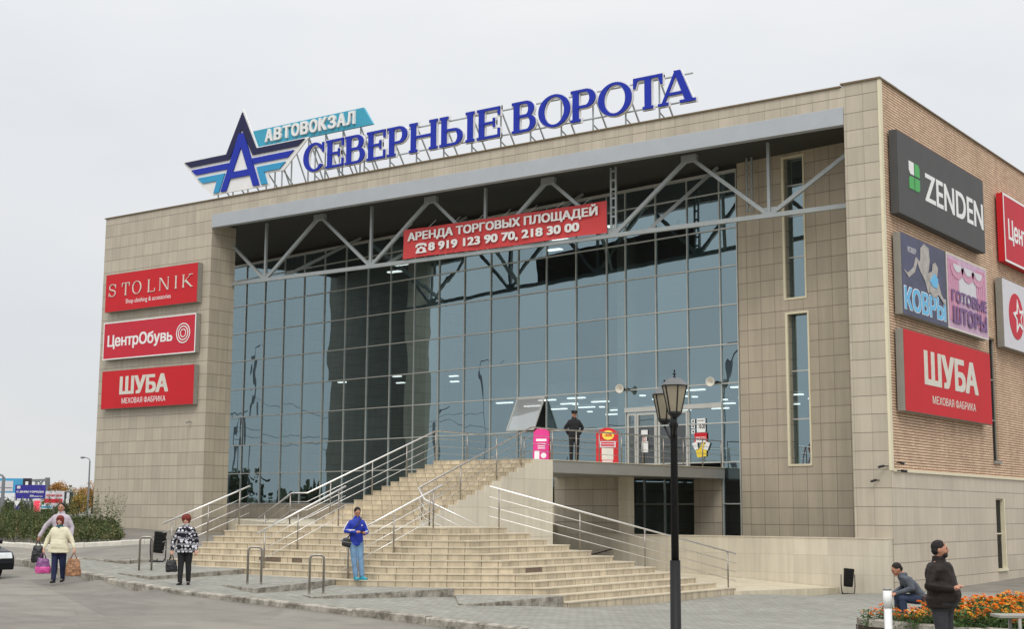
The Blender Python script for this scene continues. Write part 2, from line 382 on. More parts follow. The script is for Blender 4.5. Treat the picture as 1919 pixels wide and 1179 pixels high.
# ------------------------------------------------------------------ terrain
GP = [(-8.6, -21.9, .27), (-12.1, -22.7, .36), (-12, -21.3, .395), (-9.8, -22.0, .335), (-9, -19, .26), (-7.8, -21.6, .245), (-6, -22.3, .19), (-5.5, -19.5, .07), (-4.7, -21.8, .085), (-3.5, -18, -.03), (-2.1, -19.5, -.07), (0, 0, -.52), (10, -24.6, -.16), (-1.9, -7, -.33), (-1.7, -16, -.26), (-13.5, -18.4, .50),
      (-2.9, -23.4, .10), (2.2, -24, .0), (-14.6, -16.2, .92), (-20, -10, .98), (-32, -.5, 1.10), (-41, 0, 1.38), (-30, -12, 1.02), (-21, -18.5, .46), (12, 0, -.62), (22, -20, -.4),
      (15, -35, -.2), (0, -38, .0), (-20, -32, .3), (-45, -14, 1.1), (-60, 0, 1.25), (-60, 40, 1.2), (-40, -40, .3), (40, -30, -.5), (40, 40, -.8), (0, 60, .5), (0, -70, 0), (-90, -10, 1.2), (-8, -9, -.55), (-5, -3.5, -.62), (-9.5, -2, -.6), (-2.6, -3, -.6), (6, -8, -.5)]
_g = np.array(GP); _n = len(_g)
def _k(r): return np.where(r > 1e-9, r*r*np.log(np.maximum(r, 1e-9)), 0)
_A = np.zeros((_n+3, _n+3)); _D = np.linalg.norm(_g[:, None, :2]-_g[None, :, :2], axis=2)
_A[:_n, :_n] = _k(_D)+np.eye(_n)*.15; _A[:_n, _n:] = np.c_[np.ones(_n), _g[:, :2]]; _A[_n:, :_n] = _A[:_n, _n:].T
_w = np.linalg.solve(_A, np.r_[_g[:, 2], 0, 0, 0])
def gz(x, y):
    x0, y0 = max(-95, min(45, x)), max(-75, min(65, y))
    r = np.hypot(_g[:, 0]-x0, _g[:, 1]-y0); z = float(_k(r)@_w[:_n]+_w[_n]+_w[_n+1]*x0+_w[_n+2]*y0)
    d = math.hypot(x-x0, y-y0); t = min(1, d/120); far = 1.2 if x < -10 else -.3
    return z*(1-t)+far*t
KX = [(-60, -8), (-40, -12), (-30, -14.5), (-24, -16.8), (-20.2, -18.4), (-15.4, -20.4), (-10.7, -22.35), (-7.2, -23.3), (-2.9, -23.4), (0, -23.6), (2.6, -24.2), (5, -25.6), (7.5, -28.5), (9.5, -33), (11, -44)]
def kerb_y(x):
    if x <= KX[0][0]: return KX[0][1]
    for (a, b), (c, d) in zip(KX, KX[1:]):
        if a <= x <= c: return b+(d-b)*(x-a)/(c-a)
    return -60
def axis(lo, hi, fine_lo, fine_hi, step):
    a = list(np.arange(fine_lo, fine_hi+.01, step)); x = fine_hi; s_ = step
    while x < hi: s_ *= 1.5; x += s_; a.append(x)
    x = fine_lo; s_ = step; b = []
    while x > lo: s_ *= 1.5; x -= s_; b.append(x)
    return b[::-1]+a
xs = axis(-1500, 900, -46, 24, 1.0); ys = axis(-900, 1700, -46, 12, 1.0)
mb = MB(); KH = .19
mb.v = [(x, y, gz(x, y)-(KH if y < kerb_y(x)+.01 or x < -13.5 else .02)) for y in ys for x in xs]; nx = len(xs)
for j in range(len(ys)-1):
    for i in range(nx-1): mb.f.append((j*nx+i, j*nx+i+1, (j+1)*nx+i+1, (j+1)*nx+i)); mb.mi.append(0)
m = M('asphalt'); a = m.noise(1.1, 6, .62); b = m.noise(40, 3, .6); c = m.noise(.22, 4, .6)
mpn = m.n('ShaderNodeMapping'); mpn.inputs['Scale'].default_value = (.18, 1.5, 1); mpn.inputs['Rotation'].default_value = (0, 0, math.radians(-12)); m.l(m.coord(), mpn.inputs[0])
d = m.noise(1.6, 5, .6, mpn.outputs[0])
col = m.mix(m.remap(a, .35, .68, 0, 1), hexc(140, 135, 126), hexc(122, 118, 110)); col = m.mix(m.remap(c, .48, .66, 0, .5), col, hexc(158, 152, 140))
vo = m.n('ShaderNodeTexVoronoi', feature='DISTANCE_TO_EDGE'); vo.inputs['Scale'].default_value = .16; m.l(m.n('ShaderNodeMapping').outputs[0], vo.inputs['Vector'])
mpv = m.n('ShaderNodeVectorMath', operation='ADD'); nzv = m.n('ShaderNodeTexNoise'); nzv.inputs['Scale'].default_value = .8; m.l(m.coord(), nzv.inputs['Vector']); m.l(m.coord(), mpv.inputs[0]); m.l(nzv.outputs['Color'], mpv.inputs[1]); m.l(mpv.outputs[0], vo.inputs['Vector'])
crack = m.remap(vo.outputs['Distance'], .0, .004, .22, 0)
col = m.mix(crack, col, hexc(88, 84, 78)); col = m.scale(col, m.val('MULTIPLY', m.remap(b, .2, .8, .86, 1.14), m.remap(d, .3, .7, .90, 1.08)))
oil = m.remap(m.noise(.7, 3, .5), .62, .74, 0, .38); col = m.mix(oil, col, hexc(92, 90, 86)); pv = m.n('ShaderNodeTexVoronoi', feature='F1'); pv.inputs['Scale'].default_value = .11; m.l(m.coord(), pv.inputs['Vector']); ps_ = m.n('ShaderNodeSeparateXYZ'); m.l(pv.outputs['Color'], ps_.inputs[0])
col = m.scale(col, m.remap(ps_.outputs[0], 0, 1, .76, .90)); m.base(col, .85, 0, .3); m.bump(b, .5, .01); MAT['asphalt'] = m.m
road = struct('road', mb, 'asphalt', True)

# paved area inside the kerb
def paving():
    m = M('concrete_paving'); u, v = uvcoord(m, 'f'); r = math.radians(12)
    cb = m.n('ShaderNodeCombineXYZ'); m.l(u, cb.inputs[0]); m.l(v, cb.inputs[1]); mp_ = m.n('ShaderNodeMapping'); mp_.inputs['Rotation'].default_value = (0, 0, r); m.l(cb.outputs[0], mp_.inputs[0])
    b = m.n('ShaderNodeTexBrick'); m.l(mp_.outputs[0], b.inputs['Vector']); b.inputs['Scale'].default_value = 1; b.inputs['Brick Width'].default_value = .24; b.inputs['Row Height'].default_value = .12
    b.inputs['Mortar Size'].default_value = .006; b.inputs['Color1'].default_value = hexc(158, 157, 147); b.inputs['Color2'].default_value = hexc(140, 138, 129); b.inputs['Mortar'].default_value = hexc(100, 97, 90)
    f = m.val('MULTIPLY', m.remap(m.noise(.5, 5, .6), .3, .7, .76, .98), m.remap(m.noise(3, 5, .65), .3, .7, .88, 1.08)); m.base(m.scale(b.outputs[0], f), .8, 0, .3); m.bump(b.outputs['Fac'], -.3, .004); return m.m
MAT['paving'] = paving()
mb = MB(); px_ = list(np.arange(-20.6, 26.01, .8)); nrow = 34
def top_y(x):
    if x < -13.2: return max(kerb_y(x)+.35, -19.0+(x+13.2)*-.02+(0 if x < -14.2 else (x+14.2)*2.5))
    return 2.0
for x in px_:
    y0 = kerb_y(x)+.10; y1 = max(y0+.2, top_y(x))
    for j in range(nrow+1): y = y0+(y1-y0)*j/nrow; mb.v.append((x, y, gz(x, y)+.004))
for i in range(len(px_)-1):
    for j in range(nrow): a = i*(nrow+1)+j; mb.f.append((a, a+nrow+1, a+nrow+2, a+1)); mb.mi.append(0)
pav = struct('pavement', mb, 'paving', True)
# kerb stones
m = M('kerb_concrete'); a = m.noise(3, 6, .7); col = m.mix(m.remap(a, .4, .62, 0, 1), hexc(176, 170, 158), hexc(112, 106, 96)); m.base(m.scale(col, m.remap(m.noise(25, 4), .2, .8, .8, 1.15)), .9, 0, .2); m.bump(m.noise(14, 5, .7), .8, .02); MAT['kerb'] = m.m
def kerb_run(pts, mb, z_off=.0, w=.18, hgt=.2, step=1.0, seed=1):
    rnd = random.Random(seed)
    for (a, b), (c, d) in zip(pts, pts[1:]):
        L = math.hypot(c-a, d-b); n = max(1, int(round(L/step)))
        for i in range(n):
            t0, t1 = i/n, (i+1)/n-.012/L; jz = rnd.uniform(-.02, .012)
            p, q = Vector((a+(c-a)*t0, b+(d-b)*t0, 0)), Vector((a+(c-a)*t1, b+(d-b)*t1, 0)); dv = (q-p).normalized(); nv = Vector((-dv.y, dv.x, 0))
            jn = rnd.uniform(-.015, .015)
            vs = []
            for pt in (p, q):
                z = gz(pt.x, pt.y)+z_off+jz+rnd.uniform(-.01, .01); e = pt+nv*jn; f = pt+nv*(w+jn)
                vs += [(e.x, e.y, z-hgt), (e.x, e.y, z-.025), (e.x+nv.x*.025, e.y+nv.y*.025, z), (f.x, f.y, z), (f.x, f.y, z-hgt)]
            mb.add(vs, [(0, 1, 6, 5), (1, 2, 7, 6), (2, 3, 8, 7), (3, 4, 9, 8), (4, 3, 2, 1, 0), (5, 6, 7, 8, 9)])
mb = MB(); kerb_run(KX[3:14], mb, .03, .19, .32); tag(build(mb, 'road_kerb', 'kerb'), kind='structure')
mb = MB(); kerb_run([(-20.4, -18.55), (-17.5, -18.95), (-15.2, -18.9), (-14.1, -18.0)], mb, .03, .16, .2, .9, 3); tag(build(mb, 'driveway_kerb', 'kerb'), kind='structure')

# ------------------------------------------------------------------ the building
BL = thing('shopping_centre', 'beige tiled shopping centre with a recessed glass entrance wall and brick side', 'building', (0, 0, 0))
H, HC, ZB = 16.36, 16.46, 3.36
GU = [-40.0, -39.93, -38.28, -36.63, -34.98, -33.36, -31.72, -30.07, -28.41, -26.76, -25.09, -23.43, -21.78, -20.13, -18.47, -16.82, -15.17, -13.52, -12.54, -11.0, -9.46, -7.93, -7.14]
GU = GU[1:]
GZ = [2.31, 3.86, 5.34, 6.83, 8.31, 9.82, 11.31, 12.79, 14.23, 14.95]
GD, GS = 2.5694, -.1375
def gy(u, off=0): return GD+GS*u+off
GN = Vector((GS, -1, 0)).normalized()          # outward (towards the plaza) normal of the glass plane
def gp(u, z, off=0): return Vector((u, gy(u), z))+GN*off
# left slab and right pillar, top band
mb = MB(); mb.box(-40.2, -32.42, 0, 1.5, .3, H, 0); mb.mi[-2:] = [1, 1]; build(mb, 'left_wall_slab', ['tile_x', 'tile_y'], BL)
mb = MB(); mb.box(-1.28, -.002, 0, 2.745, -1, ZB, 0); mb.mi[-2:] = [1, 1]; mb.box(-1.28, -.03, 0, 2.745, ZB, HC-.03, 0); mb.mi[-2:] = [1, 1]; build(mb, 'corner_pillar', ['tile_x', 'tile_y'], BL)
mb = MB(); mb.box(-32.42, -1.28, .003, .9, 15.66, H-.003); build(mb, 'parapet_band', 'tile_x', BL)
mb = MB(); mb.box(-32.415, -1.285, -.045, .25, 15.04, 15.655); build(mb, 'fascia_beam', 'fascia', BL, bevel=.01)
mb = MB(); mb.box(-40.25, -1.36, -.06, 1.55, H, H+.05); mb.box(-1.36, .06, -.06, 1.55, HC-.03, HC+.03); mb.box(-.3, .06, 1.55, 48, HC-.03, HC+.02); build(mb, 'roof_coping', 'coping', BL)
mb = MB(); mb.prism([(-40.1, .26), (-1.29, .26), (-1.29, 2.74), (-40.1, 8.08)], 15.25, 15.65); build(mb, 'soffit', 'soffit', BL)
mb = MB(); mb.prism([(-40.15, 1.0), (-.35, 1.0), (-.35, 47.6), (-40.15, 47.6)], 15.66, 15.9); build(mb, 'roof', 'coping', BL)
# recess back wall (right of the glass), with two tall window openings
def wall_holes(mb, P, u0, u1, v0, v1, holes, depth, N, mi=0, rmi=0):
    """P(u,v)->Vector; rectangular openings; reveals go inwards by depth"""
    us = sorted({u0, u1, *[h[0] for h in holes], *[h[1] for h in holes]}); vs_ = sorted({v0, v1, *[h[2] for h in holes], *[h[3] for h in holes]})
    for a, b in zip(us, us[1:]):
        for c, d in zip(vs_, vs_[1:]):
            if any(h[0] <= a and b <= h[1] and h[2] <= c and d <= h[3] for h in holes): continue
            mb.add([P(a, c), P(b, c), P(b, d), P(a, d)], [(0, 1, 2, 3)], mi)
    for a, b, c, d in holes:
        I = -Vector(N)*depth; q = [P(a, c), P(b, c), P(b, d), P(a, d)]
        for i in range(4):
            j = (i+1) % 4; mb.add([q[i], q[i]+I, q[j]+I, q[j]], [(0, 1, 2, 3)], rmi)
RW = [(-5.04, -4.2, 9.80, 15.08), (-5.0, -4.14, 3.72, 9.22)]
mb = MB(); wall_holes(mb, lambda u, v: gp(u, v), -7.10, -1.27, -1, 15.26, RW, .30, GN); build(mb, 'recess_wall', 'tile_g', BL)
for k, (a, b, c, d) in enumerate(RW):
    mb = MB(); fw = .07; zt = [c, c+(d-c)/3.4, c+(d-c)*2/3.4, c+(d-c)*2.75/3.4] if k == 0 else [c, c+(d-c)*.30, c+(d-c)*.62]
    f = MB()
    for (u0, u1, z0, z1) in ((a-.08, a+.015, c-.06, d+.06), (b-.015, b+.05, c-.06, d+.06), (a+.015, b-.015, d-.015, d+.06), (a+.015, b-.015, c-.06, c+.015)):
        vs = [gp(u, z, o) for o in (-.05, .03) for (u, z) in ((u0, z0), (u1, z0), (u1, z1), (u0, z1))]; f.add(vs, [(0, 1, 2, 3), (4, 7, 6, 5), (0, 4, 5, 1), (1, 5, 6, 2), (2, 6, 7, 3), (3, 7, 4, 0)])
    w = build(f, 'tall_window', 'cream_trim', BL)
    p = MB(); p.add([gp(a, c, -.27), gp(b, c, -.27), gp(b, d, -.27), gp(a, d, -.27)], [(0, 1, 2, 3)]); build(p, 'glass_pane', 'glass', w)
    t = MB()
    for z in zt[1:]: t.bar(gp(a, z, -.26), gp(b, z, -.26), .05, .05)
    build(t, 'transom_bars', 'mullion', w)
# right (side) wall: tile below, brick above
BWN = [(10.75, 11.5, 4.0, 8.8)]; TWN = [(10.75, 11.75, -.1, 2.57)]
more_b = [(20, 20.9, 4.0, 8.8), (29, 29.9, 4, 8.8)]
mb = MB(); wall_holes(mb, lambda u, v: Vector((0, u, v)), 0.001, 48, -1.5, ZB, TWN, .22, (1, 0, 0)); build(mb, 'side_socle_wall', 'tile_sy', BL)
mb = MB(); wall_holes(mb, lambda u, v: Vector((-.012, u, v)), .16, 48, ZB, HC-.03, BWN+more_b, .16, (1, 0, 0)); build(mb, 'side_brick_wall', 'brick', BL)
mb = MB(); mb.box(-.06, .03, -.02, .17, ZB, HC-.02); build(mb, 'corner_trim', 'cream_trim', BL)
mb = MB(); mb.box(-.04, .06, .17, 48, ZB-.03, ZB+.06); build(mb, 'ledge_trim', 'cream_trim', BL)
for (a, b, c, d), mt in ((BWN[0], 'signgrey'), (TWN[0], 'cream_trim'), (more_b[0], 'signgrey'), (more_b[1], 'signgrey')):
    f = MB(); e = .05
    f.box(-.16, -.09, a, a+e, c, d); f.box(-.16, -.09 if mt == 'signgrey' else .03, b-e, b+(.0 if mt == 'signgrey' else .06), c, d); f.box(-.16, -.09, a+e, b-e, d-e, d); f.box(-.16, .07, a-.03, b+.08, c-.08, c+.01)
    zs = (c+(d-c)*.33, c+(d-c)*.66) if mt == 'signgrey' else (c+(d-c)*.5,)
    for z in zs: f.box(-.145, -.10, a+e, b-e, z-.025, z+.025)
    w = build(f, 'narrow_window', mt, BL); p = MB(); p.add([(-.13, a, c), (-.13, b, c), (-.13, b, d), (-.13, a, d)], [(0, 1, 2, 3)]); build(p, 'glass_pane', 'darkglass', w)
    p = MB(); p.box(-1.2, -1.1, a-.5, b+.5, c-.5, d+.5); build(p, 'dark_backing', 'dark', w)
# other outer walls
mb = MB(); mb.box(-40.2, -40.0, 8.1, 48, -1, 15.6); mb.box(-40.2, 0, 47.7, 48, -1, 16.3); build(mb, 'back_wall', 'tile_y', BL)

# glass curtain wall
CW = build(MB().bar(gp(GU[0], 15.0, .02), gp(-7.10, 15.0, .02), .12, .10), 'curtain_wall_head', 'mullion', BL)
mb = MB()
colx = GU
for u in colx:
    z0 = 2.31
    if u > -13.0: z0 = 3.65
    if u > -8.2: z0 = 1.0
    mb.obox(gp(u, (z0+15)/2, .0), Vector((1, GS, 0)).normalized()*.018, GN*.035, (0, 0, (15-z0)/2))
for z in GZ[:-1]:
    u0 = GU[0]; u1 = GU[-1]
    if z < 3: u1 = -13.1
    mb.obox(gp((u0+u1)/2, z, .006), Vector((u1-u0, GS*(u1-u0), 0))/2, GN*.04, (0, 0, .021))
for z in (2.31, 1.02): mb.obox(gp(-7.535, z, .006), Vector((.79, GS*.79, 0))/2, GN*.04, (0, 0, .021))
build(mb, 'mullion_grid', 'mullion', CW)
mb = MB(); mb.add([gp(GU[0], 14.97), gp(-7.1, 14.97), gp(-7.1, 15.26), gp(GU[0], 15.26)], [(0, 1, 2, 3)]); build(mb, 'head_panel', 'soffit', CW)
mb = MB(); mb.prism([(GU[0], gy(GU[0])-.02), (-13.05, gy(-13.05)-.02), (-13.05, gy(-13.05)+.2), (GU[0], gy(GU[0])+.2)], .4, 2.28); build(mb, 'sill_wall', 'tile_g', CW)
OPEN = (-18.47, -16.82, 5.34, 6.83)
panes = []
for i in range(len(GU)-1):
    zz = GZ if GU[i] < -13.3 else GZ[1:]
    for j in range(len(zz)-1): panes.append((GU[i], GU[i+1], zz[j], zz[j+1]))
panes += [(-7.93, -7.14, 1.02, 2.31), (-7.93, -7.14, 2.31, 3.86)]
def is_door(p): return p[2] == 3.86 and -12.6 < p[0] < -9.5
panes = [p for p in panes if not is_door(p) and p != OPEN]
camv = Vector((16.786, -44.155, 2))
panes.sort(key=lambda p: -((p[1]-p[0])*(p[3]-p[2])/(gp(p[0], p[2])-camv).length_squared))
rest = MB(); rp = random.Random(4)
for k, (a, b, c, d) in enumerate(panes):
    t1, t2 = rp.gauss(0, .003), rp.gauss(0, .003); e = .012; q = MB() if k < 100 else rest
    vs = [gp(u, z, -.02+t1*(u-(a+b)/2)+t2*(z-(c+d)/2)) for u, z in ((a+e, c+e), (b-e, c+e), (b-e, d-e), (a+e, d-e))]
    q.add(vs, [(0, 1, 2, 3)])
    if k < 100: build(q, 'glass_pane', 'glass', CW)
o = build(rest, 'glass_panes', 'glass', CW); o['kind'] = 'stuff'
# top-hung window standing open
a, b, c, d = OPEN; hw = build(MB().bar(gp(a+.03, d-.03, .05), gp(b-.03, d-.03, .05), .06, .05), 'vent_window', 'mullion', CW)
cb_ = [gp(a+.05, c+.05, .72), gp(b-.05, c+.05, .72), gp(b-.05, d-.06, .07), gp(a+.05, d-.06, .07)]
mb = MB().add(cb_, [(0, 1, 2, 3)]); build(mb, 'glass_pane', 'ventglass', hw)
mb = MB()
for i in range(4): mb.bar(cb_[i], cb_[(i+1) % 4], .06, .05, GN)
build(mb, 'sash', 'mullion', hw)
# entrance doors
def leaf(u0, u1, z0, z1, off, fr=.10):
    f = MB(); U = Vector((1, GS, 0)).normalized()
    for (x0, x1, y0, y1) in ((u0, u0+fr, z0, z1), (u1-fr, u1, z0, z1), (u0+fr, u1-fr, z1-fr, z1), (u0+fr, u1-fr, z0, z0+fr*1.3)):
        f.obox(gp((x0+x1)/2, (y0+y1)/2, off), U*((x1-x0)/2*math.hypot(1, GS)), GN*.03, (0, 0, (y1-y0)/2))
    return f
DR = build(MB().obox(gp(-10.23, 6.02, .03), Vector((1, GS, 0))*2.33, GN*.06, (0, 0, .09)), 'entrance', 'mullion', BL)
for u0, u1 in ((-12.46, -12.0), (-11.98, -11.02), (-10.92, -10.2), (-10.18, -9.5)):
    l = build(leaf(u0, u1, 3.66, 5.88, .02, .085), 'door', 'mullion', DR)
    build(MB().add([gp(u0+.06, 3.75, .02), gp(u1-.06, 3.75, .02), gp(u1-.06, 5.82, .02), gp(u0+.06, 5.82, .02)], [(0, 1, 2, 3)]), 'glass_pane', 'clearglass', l)
    h = gp(u1-.05 if u0 > -12.2 else u1-.04, 4.7, .09); build(MB().tube([h+Vector((0, 0, -.22)), h+Vector((0, 0, .22))], .016), 'handle', 'stainless', l)
# interior seen through the glass
mb = MB()
mb.prism([(-40, gy(-40)+.4), (-.5, gy(-.5)+.4), (-.5, 30), (-40, 30)], 3.3, 3.62); build(mb, 'upper_floor', 'intfloor', BL)
mb = MB(); mb.prism([(-27, 14), (-.5, 9), (-.5, 30), (-27, 30)], 7.5, 8.2); build(mb, 'gallery_floor', 'intwall', BL)
mb = MB(); mb.box(-40, -.5, 30, 30.2, 0, 15.6); mb.box(-.5, -.4, 3, 30, 0, 15.6); mb.box(-27, -26.6, 14, 30, 3.62, 15.6); build(mb, 'inner_wall', 'intwall', BL)
mb = MB(); mb.prism([(-40, gy(-40)+.1), (-1.3, gy(-1.3)+.1), (-1.3, 30), (-40, 30)], 15.3, 15.4); build(mb, 'inner_ceiling', 'intwall', BL)
for u in (-34.5, -24.5, -13.05, -3.2):
    build(MB().lathe((u, gy(u)+.9, -.5), [(.42, 0), (.42, 16)], 20), 'interior_column', 'offwhite', BL, True)
def lightpanel(x, y, z, w=1.2, d=.28):
    return build(MB().box(x-w/2, x+w/2, y-d/2, y+d/2, z-.06, z), 'ceiling_light', 'light', BL)
rl = random.Random(11)
for i, x in enumerate(np.arange(-25, -2, 2.4)):
    for j in range(5):
        if rl.random() < .78: lightpanel(x+rl.uniform(-.5, .5), gy(x)+7.0+j*2.5, 7.42, .95, .2)
        if rl.random() < .4: lightpanel(x+1.4+rl.uniform(-.4, .4), gy(x)+6.5+j*2.2, 7.3, .22, .22)
for x, y in ((-36, 13), (-33.5, 15), (-31.2, 12), (-30.5, 16), (-28.6, 13.5)): lightpanel(x, y, 9.0, .5, .2)
for x, y in ((-31.5, 12), (-29.8, 10.5), (-22.6, 10), (-20.9, 11.5), (-19.2, 9.5), (-16.0, 8.2)): lightpanel(x, y, 14.6, .8, .3)
# lower floor behind the deck
mb = MB(); mb.prism([(-9.28, gy(-9.28)), (-8.0, gy(-8.0)), (-8.0, gy(-8.0)+.2), (-9.28, gy(-9.28)+.2)], -1, 3.3); build(mb, 'passage_wall', 'tile_x', BL); build(MB().box(-13.1, -10.22, .0, .3, -1.2, 3.25), 'under_deck_wall', 'tile_x', BL)
mb = MB(); mb.box(-10.22, -9.81, -.12, .3, -1.2, 3.25); build(mb, 'deck_column', 'par_x', BL)
lw_ = build(MB().bar(gp(-13.0, 2.3, -.3), gp(-9.25, 2.3, -.3), .05, .06).bar(gp(-13.0, .6, -.3), gp(-9.25, .6, -.3), .05, .06).bar(gp(-11.9, -.5, -.3), gp(-11.9, 3.3, -.3), .05, .06).bar(gp(-10.9, -.5, -.3), gp(-10.9, 3.3, -.3), .05, .06), 'lower_window', 'mullion', BL)
build(MB().add([gp(-13.0, -.8, -.33), gp(-9.2, -.8, -.33), gp(-9.2, 3.3, -.33), gp(-13.0, 3.3, -.33)], [(0, 1, 2, 3)]), 'glass_pane', 'glass', lw_)
build(MB().box(-13.2, -13.0, .3, 4.6, -1, 3.2), 'passage_end_wall', 'tile_y', BL)

# ------------------------------------------------------------------ entrance truss (part of the building)
YT = 1.4; ZL, ZU = 12.56, 15.18
TR = build(MB().bar((-32.42, YT, ZL), (-1.28, YT, ZL), .14, .16), 'truss', 'steel', BL)
NL = [-30.26, -23.75, -17.5, -11.3, -4.75]; NU = [-26.86, -20.4, -14.35, -7.96]
seq = [(-32.42, 14.35)]
for i, x in enumerate(NL):
    seq.append((x, ZL));
    if i < 4: seq.append((NU[i], ZU))
seq.append((-1.28, 14.68))
for i, ((a, c), (b, d)) in enumerate(zip(seq, seq[1:])):
    build(MB().bar((a, YT, c), (b, YT, d), .12, .14), 'truss_diagonal', 'steel', TR)
for i, x in enumerate(NL):
    m_ = MB()
    if i == 3:
        m_.bar((x-.11, YT, ZL), (x-.11, YT, 15.25), .07, .07); m_.bar((x+.11, YT, ZL), (x+.11, YT, 15.25), .07, .07)
        for k in range(7): m_.box(x-.1, x+.1, YT-.03, YT+.03, ZL+.35+k*.36, ZL+.42+k*.36)
    else: m_.bar((x, YT, ZL), (x, YT, 15.25), .11, .11)
    build(m_, 'truss_post', 'steel', TR)
    build(MB().box(x-.28, x+.28, YT-.012, YT+.012, ZL-.05, ZL+.3), 'gusset_plate', 'steel', TR)
for x in NU: build(MB().box(x-.32, x+.32, YT-.09, YT+.09, 14.98, 15.25), 'gusset_plate', 'steel', TR)
for x, x2 in ((-29.2, -28.9), (-22.9, -21.6), (-16.5, -14.7), (-9.83, -7.9)):
    build(MB().bar((x, YT, ZL), (x2, gy(x2)-.15, 15.2), .13, .13), 'truss_brace', 'steel', TR)
m_ = MB()
for dx in (-.1, .1): m_.bar((-6.3+dx, 3.0, 13.15), (-6.3+dx, 3.0, 15.25), .06, .06)
for k in range(7): m_.box(-6.4, -6.2, 2.97, 3.03, 13.2+k*.3, 13.25+k*.3)
build(m_, 'truss_post', 'steel', TR)

# ------------------------------------------------------------------ staircase
ST = thing('entrance_staircase', 'wide cream tiled staircase fanning out below the glass entrance', 'staircase', (-8, -14, 0))
def zk(k): return 1.58-.155*k
def plan(k):
    yk = -16.4-.25*k; c0 = .588*-5.2-.809*-16.4; lx = (c0+.14*k+.809*yk)/.588; rx = -5.2+.3*k; ry = (c0+.14*k-.588*rx)/-.809
    xl = -12.75-.17*k; ye = -14.15+.62*k+(.25 if k < 2 else 0)
    return xl, yk, lx, rx, ry, ye
SM = ['tread', 'step_x', 'step_y', 'step_d']
for k in range(12):
    xl, yk, lx, rx, ry, ye = plan(k); z = zk(k); n = .018
    mb = MB()
    bl = -10.5 if k else -9.0
    if k == 0: poly = [(xl, -12.0), (xl, yk), (lx, yk), (rx+.001, ry+.001), (rx, ye), (-8.87, ye), (-8.87, -12.0)]; sm = [2, 1, 3, 2, 1, 2, 1]
    else: poly = [(xl, -14.8), (xl, yk), (lx, yk), (rx, ry), (rx, ye), (-8.0, ye), (-8.0, -14.8)]; sm = [2, 1, 3, 2, 1, 2, 1]
    mb.prism(poly, -1.2, z-n, 0, sm)
    # tread slab with a slight nosing
    def off(p, q): return p
    cx, cy = -9.0, -12.0
    np_ = []
    for (x, y) in poly:
        dx = n if x > -8 and x == rx else (-n if x == xl else 0); dy = -n if y in (yk, ry) else (n if y == ye else 0)
        np_.append((x+dx, y+dy))
    mb.prism(np_, z-n-.012, z, 0)
    build(mb, 'step', SM, ST)
# terrace behind the left flank
mb = MB().prism([(-12.72, -16.3), (-12.72, -12.1), (-13.05, -7.4), (-13.05, 4.2), (-32.4, 6.9), (-32.4, 1.6), (-14.6, -12.5), (-12.72, -16.0)][1:-1], .2, 1.572, 0)
build(mb, 'terrace', ['rampfloor'], ST)
# upper flight
XL, XR, YB, YT_ = -13.0, -8.9, -12.97, -7.37
nU = 14
for j in range(nU):
    z = 1.58+(3.65-1.58)*(j+1)/nU; y = YB+(YT_-YB)*j/(nU-1); yb = YB+(YT_-YB)*(j+1)/(nU-1)+.05 if j < nU-1 else -6.3
    mb = MB().prism([(XL, y), (XR-.04, y), (XR-.04, yb), (XL, yb)], 1.0, z-.012, 0, [1, 2, 1, 2]); mb.prism([(XL, y-.015), (XR-.04, y-.015), (XR-.04, yb), (XL, yb)], z-.012, z, 0)
    build(mb, 'step', SM, ST)
# side wall of the upper flight (stepped top edge)
prof = [(-6.3, -1.0)]
mb = MB(); pts = [(YB, 1.0)]
for j in range(nU):
    z = 1.58+(3.65-1.58)*(j+1)/nU; y = YB+(YT_-YB)*j/(nU-1); pts += [(y, z-.155 if j else 1.0), (y, z-.006)]
pts += [(-6.3, 3.644), (-6.3, -1.2), (YB, -1.2)]
q = []
for p in pts:
    if not q or q[-1] != p: q.append(p)
pts = q
n = len(pts); vs = [(XR, y, z) for y, z in pts]+[(XR-.04, y, z) for y, z in pts]
mb.add(vs, [tuple(range(n))[::-1], tuple(range(n, 2*n))]+[(i, (i+1) % n, n+(i+1) % n, n+i) for i in range(n)], 0); build(mb, 'side_wall', 'side_y', ST)
build(MB().box(XL, XR-.002, -6.32, -6.302, -1.2, 3.4), 'end_wall', 'par_x', ST)
# missing and patched tiles on the risers
pt = plain('bare_concrete_patch', hexc(112, 98, 84), .95, 0, .4, 9, .01, 30); MAT['patch'] = pt
for k, x, w_ in ((5, -10.5, .8), (5, -9.3, .36)): mb = MB().box(x, x+w_, plan(k)[1]-.004, plan(k)[1]+.02, zk(k)-.145, zk(k)-.034); build(mb, 'bare_patch', 'patch', ST)
mb = MB(); rx = plan(6)[3]; mb.obox((rx+.0, plan(6)[4]+.9, zk(6)-.09), (.004, 0, 0), (0, .36, 0), (0, 0, .055)); build(mb, 'bare_patch', 'patch', ST)

# deck in front of the doors
DK = thing('entrance_deck', 'grey edged entrance deck bridging the stairs to the glass doors', 'deck', (-10.5, -1, 3.2))
dp = [(-13.0, -6.35), (-8.93, -6.29), (-7.8, gy(-7.8)-.1), (-13.0, gy(-13.0)-.1)]
mb = MB().prism(dp, 3.24, 3.63); build(mb, 'deck_slab', 'deckmetal', DK)
mb = MB().prism([(a+(.03 if a > -10 else -.0), b) for a, b in dp], 3.631, 3.652); build(mb, 'deck_floor', 'rampfloor', DK)

